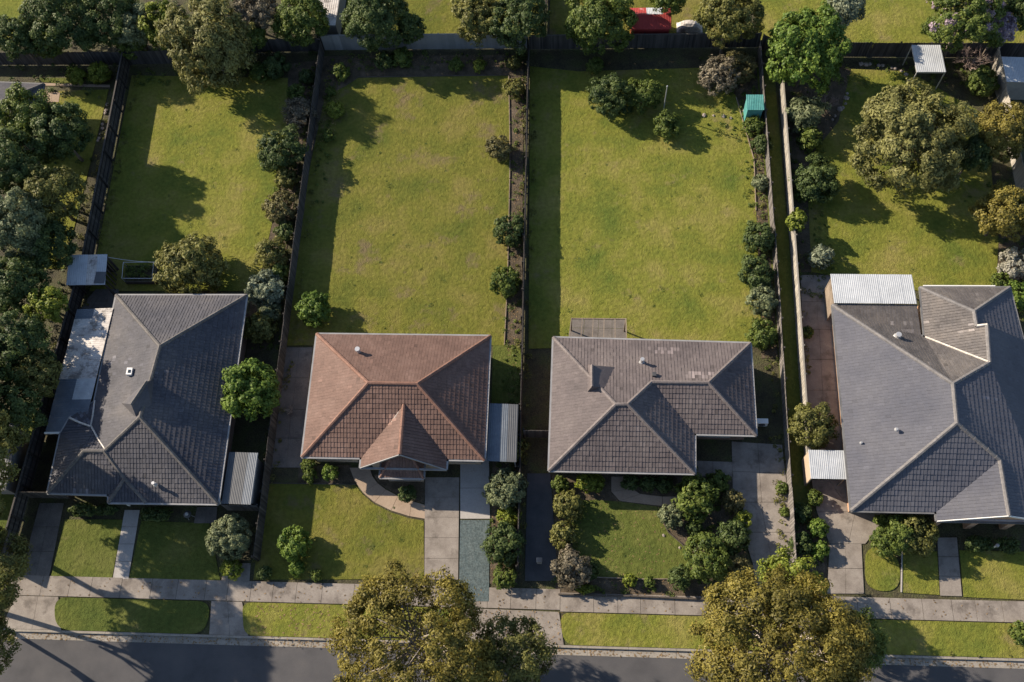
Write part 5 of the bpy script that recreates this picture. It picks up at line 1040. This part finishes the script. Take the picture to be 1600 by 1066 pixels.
def ground_cover(name, label, areas, kind, dens, size, seed, hgt=.22):
    """low weeds and tufts that nobody could count; areas = (x0, x1, y0, y1)"""
    rng = np.random.default_rng(seed); P = []; T = []
    for x0, x1, y0, y1 in areas:
        nt_ = max(1, int(abs((x1-x0)*(y1-y0))*dens)); cx = rng.uniform(x0,x1,nt_); cy = rng.uniform(y0,y1,nt_); r_ = rng.uniform(.06,.34,nt_)**1.1
        k = rng.integers(14,44,nt_); idx = np.repeat(np.arange(nt_),k); n_ = len(idx); an = rng.uniform(0,6.28,n_); rad = r_[idx]*np.sqrt(rng.random(n_))
        z = hgt*(1-(rad/np.maximum(r_[idx],.01))**2*.7)*rng.uniform(.3,1.1,n_)*(.5+1.6*r_[idx])
        P.append(np.stack([cx[idx]+np.cos(an)*rad, cy[idx]+np.sin(an)*rad, z+.02],1)); T.append(np.clip(.5+rng.normal(0,.16,nt_)[idx]+rng.normal(0,.15,n_),0,1))
    P = np.concatenate(P); T = np.concatenate(T); N = len(P)
    nm = rng.normal(scale=.6,size=(N,3))+np.array([0,0,1.0]); nm /= np.linalg.norm(nm,axis=1)[:,None]; tn = rng.normal(size=(N,3)); tn -= nm*(tn*nm).sum(1)[:,None]; tn /= np.linalg.norm(tn,axis=1)[:,None]; bt = np.cross(nm,tn)
    sz = size*rng.uniform(.6,1.4,N); L = (sz*.9)[:,None]*tn; W_ = (sz*.4)[:,None]*bt; V_ = np.stack([P-L,P+W_,P+L,P-W_],1)
    me = bpy.data.meshes.new(name); me.vertices.add(N*4); me.vertices.foreach_set('co', V_.reshape(-1).astype(np.float32)); me.loops.add(N*4); me.loops.foreach_set('vertex_index', np.arange(N*4,dtype=np.int32))
    me.polygons.add(N); me.polygons.foreach_set('loop_start', np.arange(0,N*4,4,dtype=np.int32)); me.polygons.foreach_set('loop_total', np.full(N,4,np.int32)); at = me.attributes.new('tint','FLOAT','FACE'); at.data.foreach_set('value', T.astype(np.float32)); me.update(calc_edges=True)
    o = link(name, me, LEAF[kind]); return tag(o, label, None, None, 'stuff')
ground_cover('ground_cover', 'low green weeds and tufts in the garden borders', [(-20.9,-18.5,17,44),(-17.9,-16.6,30,44.5),(-17,-1,43.4,45.2),(-1.7,-.55,12,45),(16.9,18.6,16,44),(14,18.5,36,44.5),(2.4,4.4,0,7),(11.5,15,0,6.5),(5,12,-.6,.2),(11,13,6,9.5),(-2.1,-.3,0,12),(18.6,20.5,-.2,5),(20.5,23.5,22,41),(36,38,20,38),(24,38,41.5,44),(-35,-25,41.8,43.6)], 'green', 2.4, .075, 21)
ground_cover('dry_weeds', 'dry yellowish weeds along the fences', [(-18.0,-17.6,2,44),(-.95,-.45,1,45),(18.0,18.45,1,44),(-.1,.3,1,44),(20.5,20.9,12,41),(-34.9,-34.3,20,43),(22.0,40,KY+.05,KY+.25),(17.6,18.3,0,11),(-36.6,-35.9,10,44),(-18.8,-18.3,1,16)], 'olive', 3.2, .07, 22)
ground_cover('undergrowth', 'shaded undergrowth beneath the trees beyond the fences', [(-50,-36.5,10,44),(-46,-19,45,60)], 'dark', 1.1, .10, 23, .4)
ground_cover('lawn_weeds', 'clover and weed clumps scattered in the lawns', [(-34,-21,22,41),(-16,-2,18,42),(1,17,18,42),(23,36,23,38),(-17,-8,0,7),(4,11,.5,5.5),(23,40,-3.5,-1.8),(-18,-7,-3.5,-1.8),(3.5,12,-3.5,-1.9)], 'green', .12, .045, 24, .04)
p = (-30.74, 23.48, 0.00); ground_cover('vegetables', 'leafy vegetables growing in the raised bed', [(p[0]-1.0,p[0]+1.0,p[1]-.5,p[1]+.5)], 'green', 14, .09, 25, .5).location.z = .33
print('leaf faces', LEAVES[0], 'triangles', sum(len(m.polygons) for m in bpy.data.meshes)*2)

# ================================================================== LOOSE STUFF ON THE GROUND
def litter(name, label, areas, m, n, size, seed):
    rng = random.Random(seed); b = MB()
    for i in range(n):
        x0,x1,y0,y1,z = rng.choice(areas); x_, y_ = rng.uniform(x0,x1), rng.uniform(y0,y1); an = rng.uniform(0,6.28); s = size*rng.uniform(.5,1.4)
        c_, s_ = math.cos(an)*s, math.sin(an)*s
        b.poly([(x_-c_,y_-s_,z+.006),(x_+s_*.45,y_-c_*.45,z+.016),(x_+c_,y_+s_,z+.01),(x_-s_*.45,y_+c_*.45,z+.02)], rng.random())
    o = b.build(name, m, None, tint=True); tag(o, label, None, None, 'stuff')
litter('leaf_litter', 'fallen gum leaves in the gutter and on the paths', [(-40,40,KY-.6,KY-.2,-.112)]*4+[(-18,3,KY-.6,-1.7,.06)]*2+[(-46,40,-1.6,-.3,.04),(15,24,KY,-1.6,.06)], M['litter'], 2600, .07, 3)
litter('bark_chips', 'bark chips scattered over the garden beds', [(2.6,15.5,-.2,7,.012),(-2.0,-.5,0,10,.012),(-1.4,-.7,12,44,.012),(-18,-16.6,36,44,.012),(-17,-1,43.6,45,.012),(-20.6,-18.6,18,44,.012),(17.6,18.6,18,44,.012)], M['litter'], 4200, .06, 5)
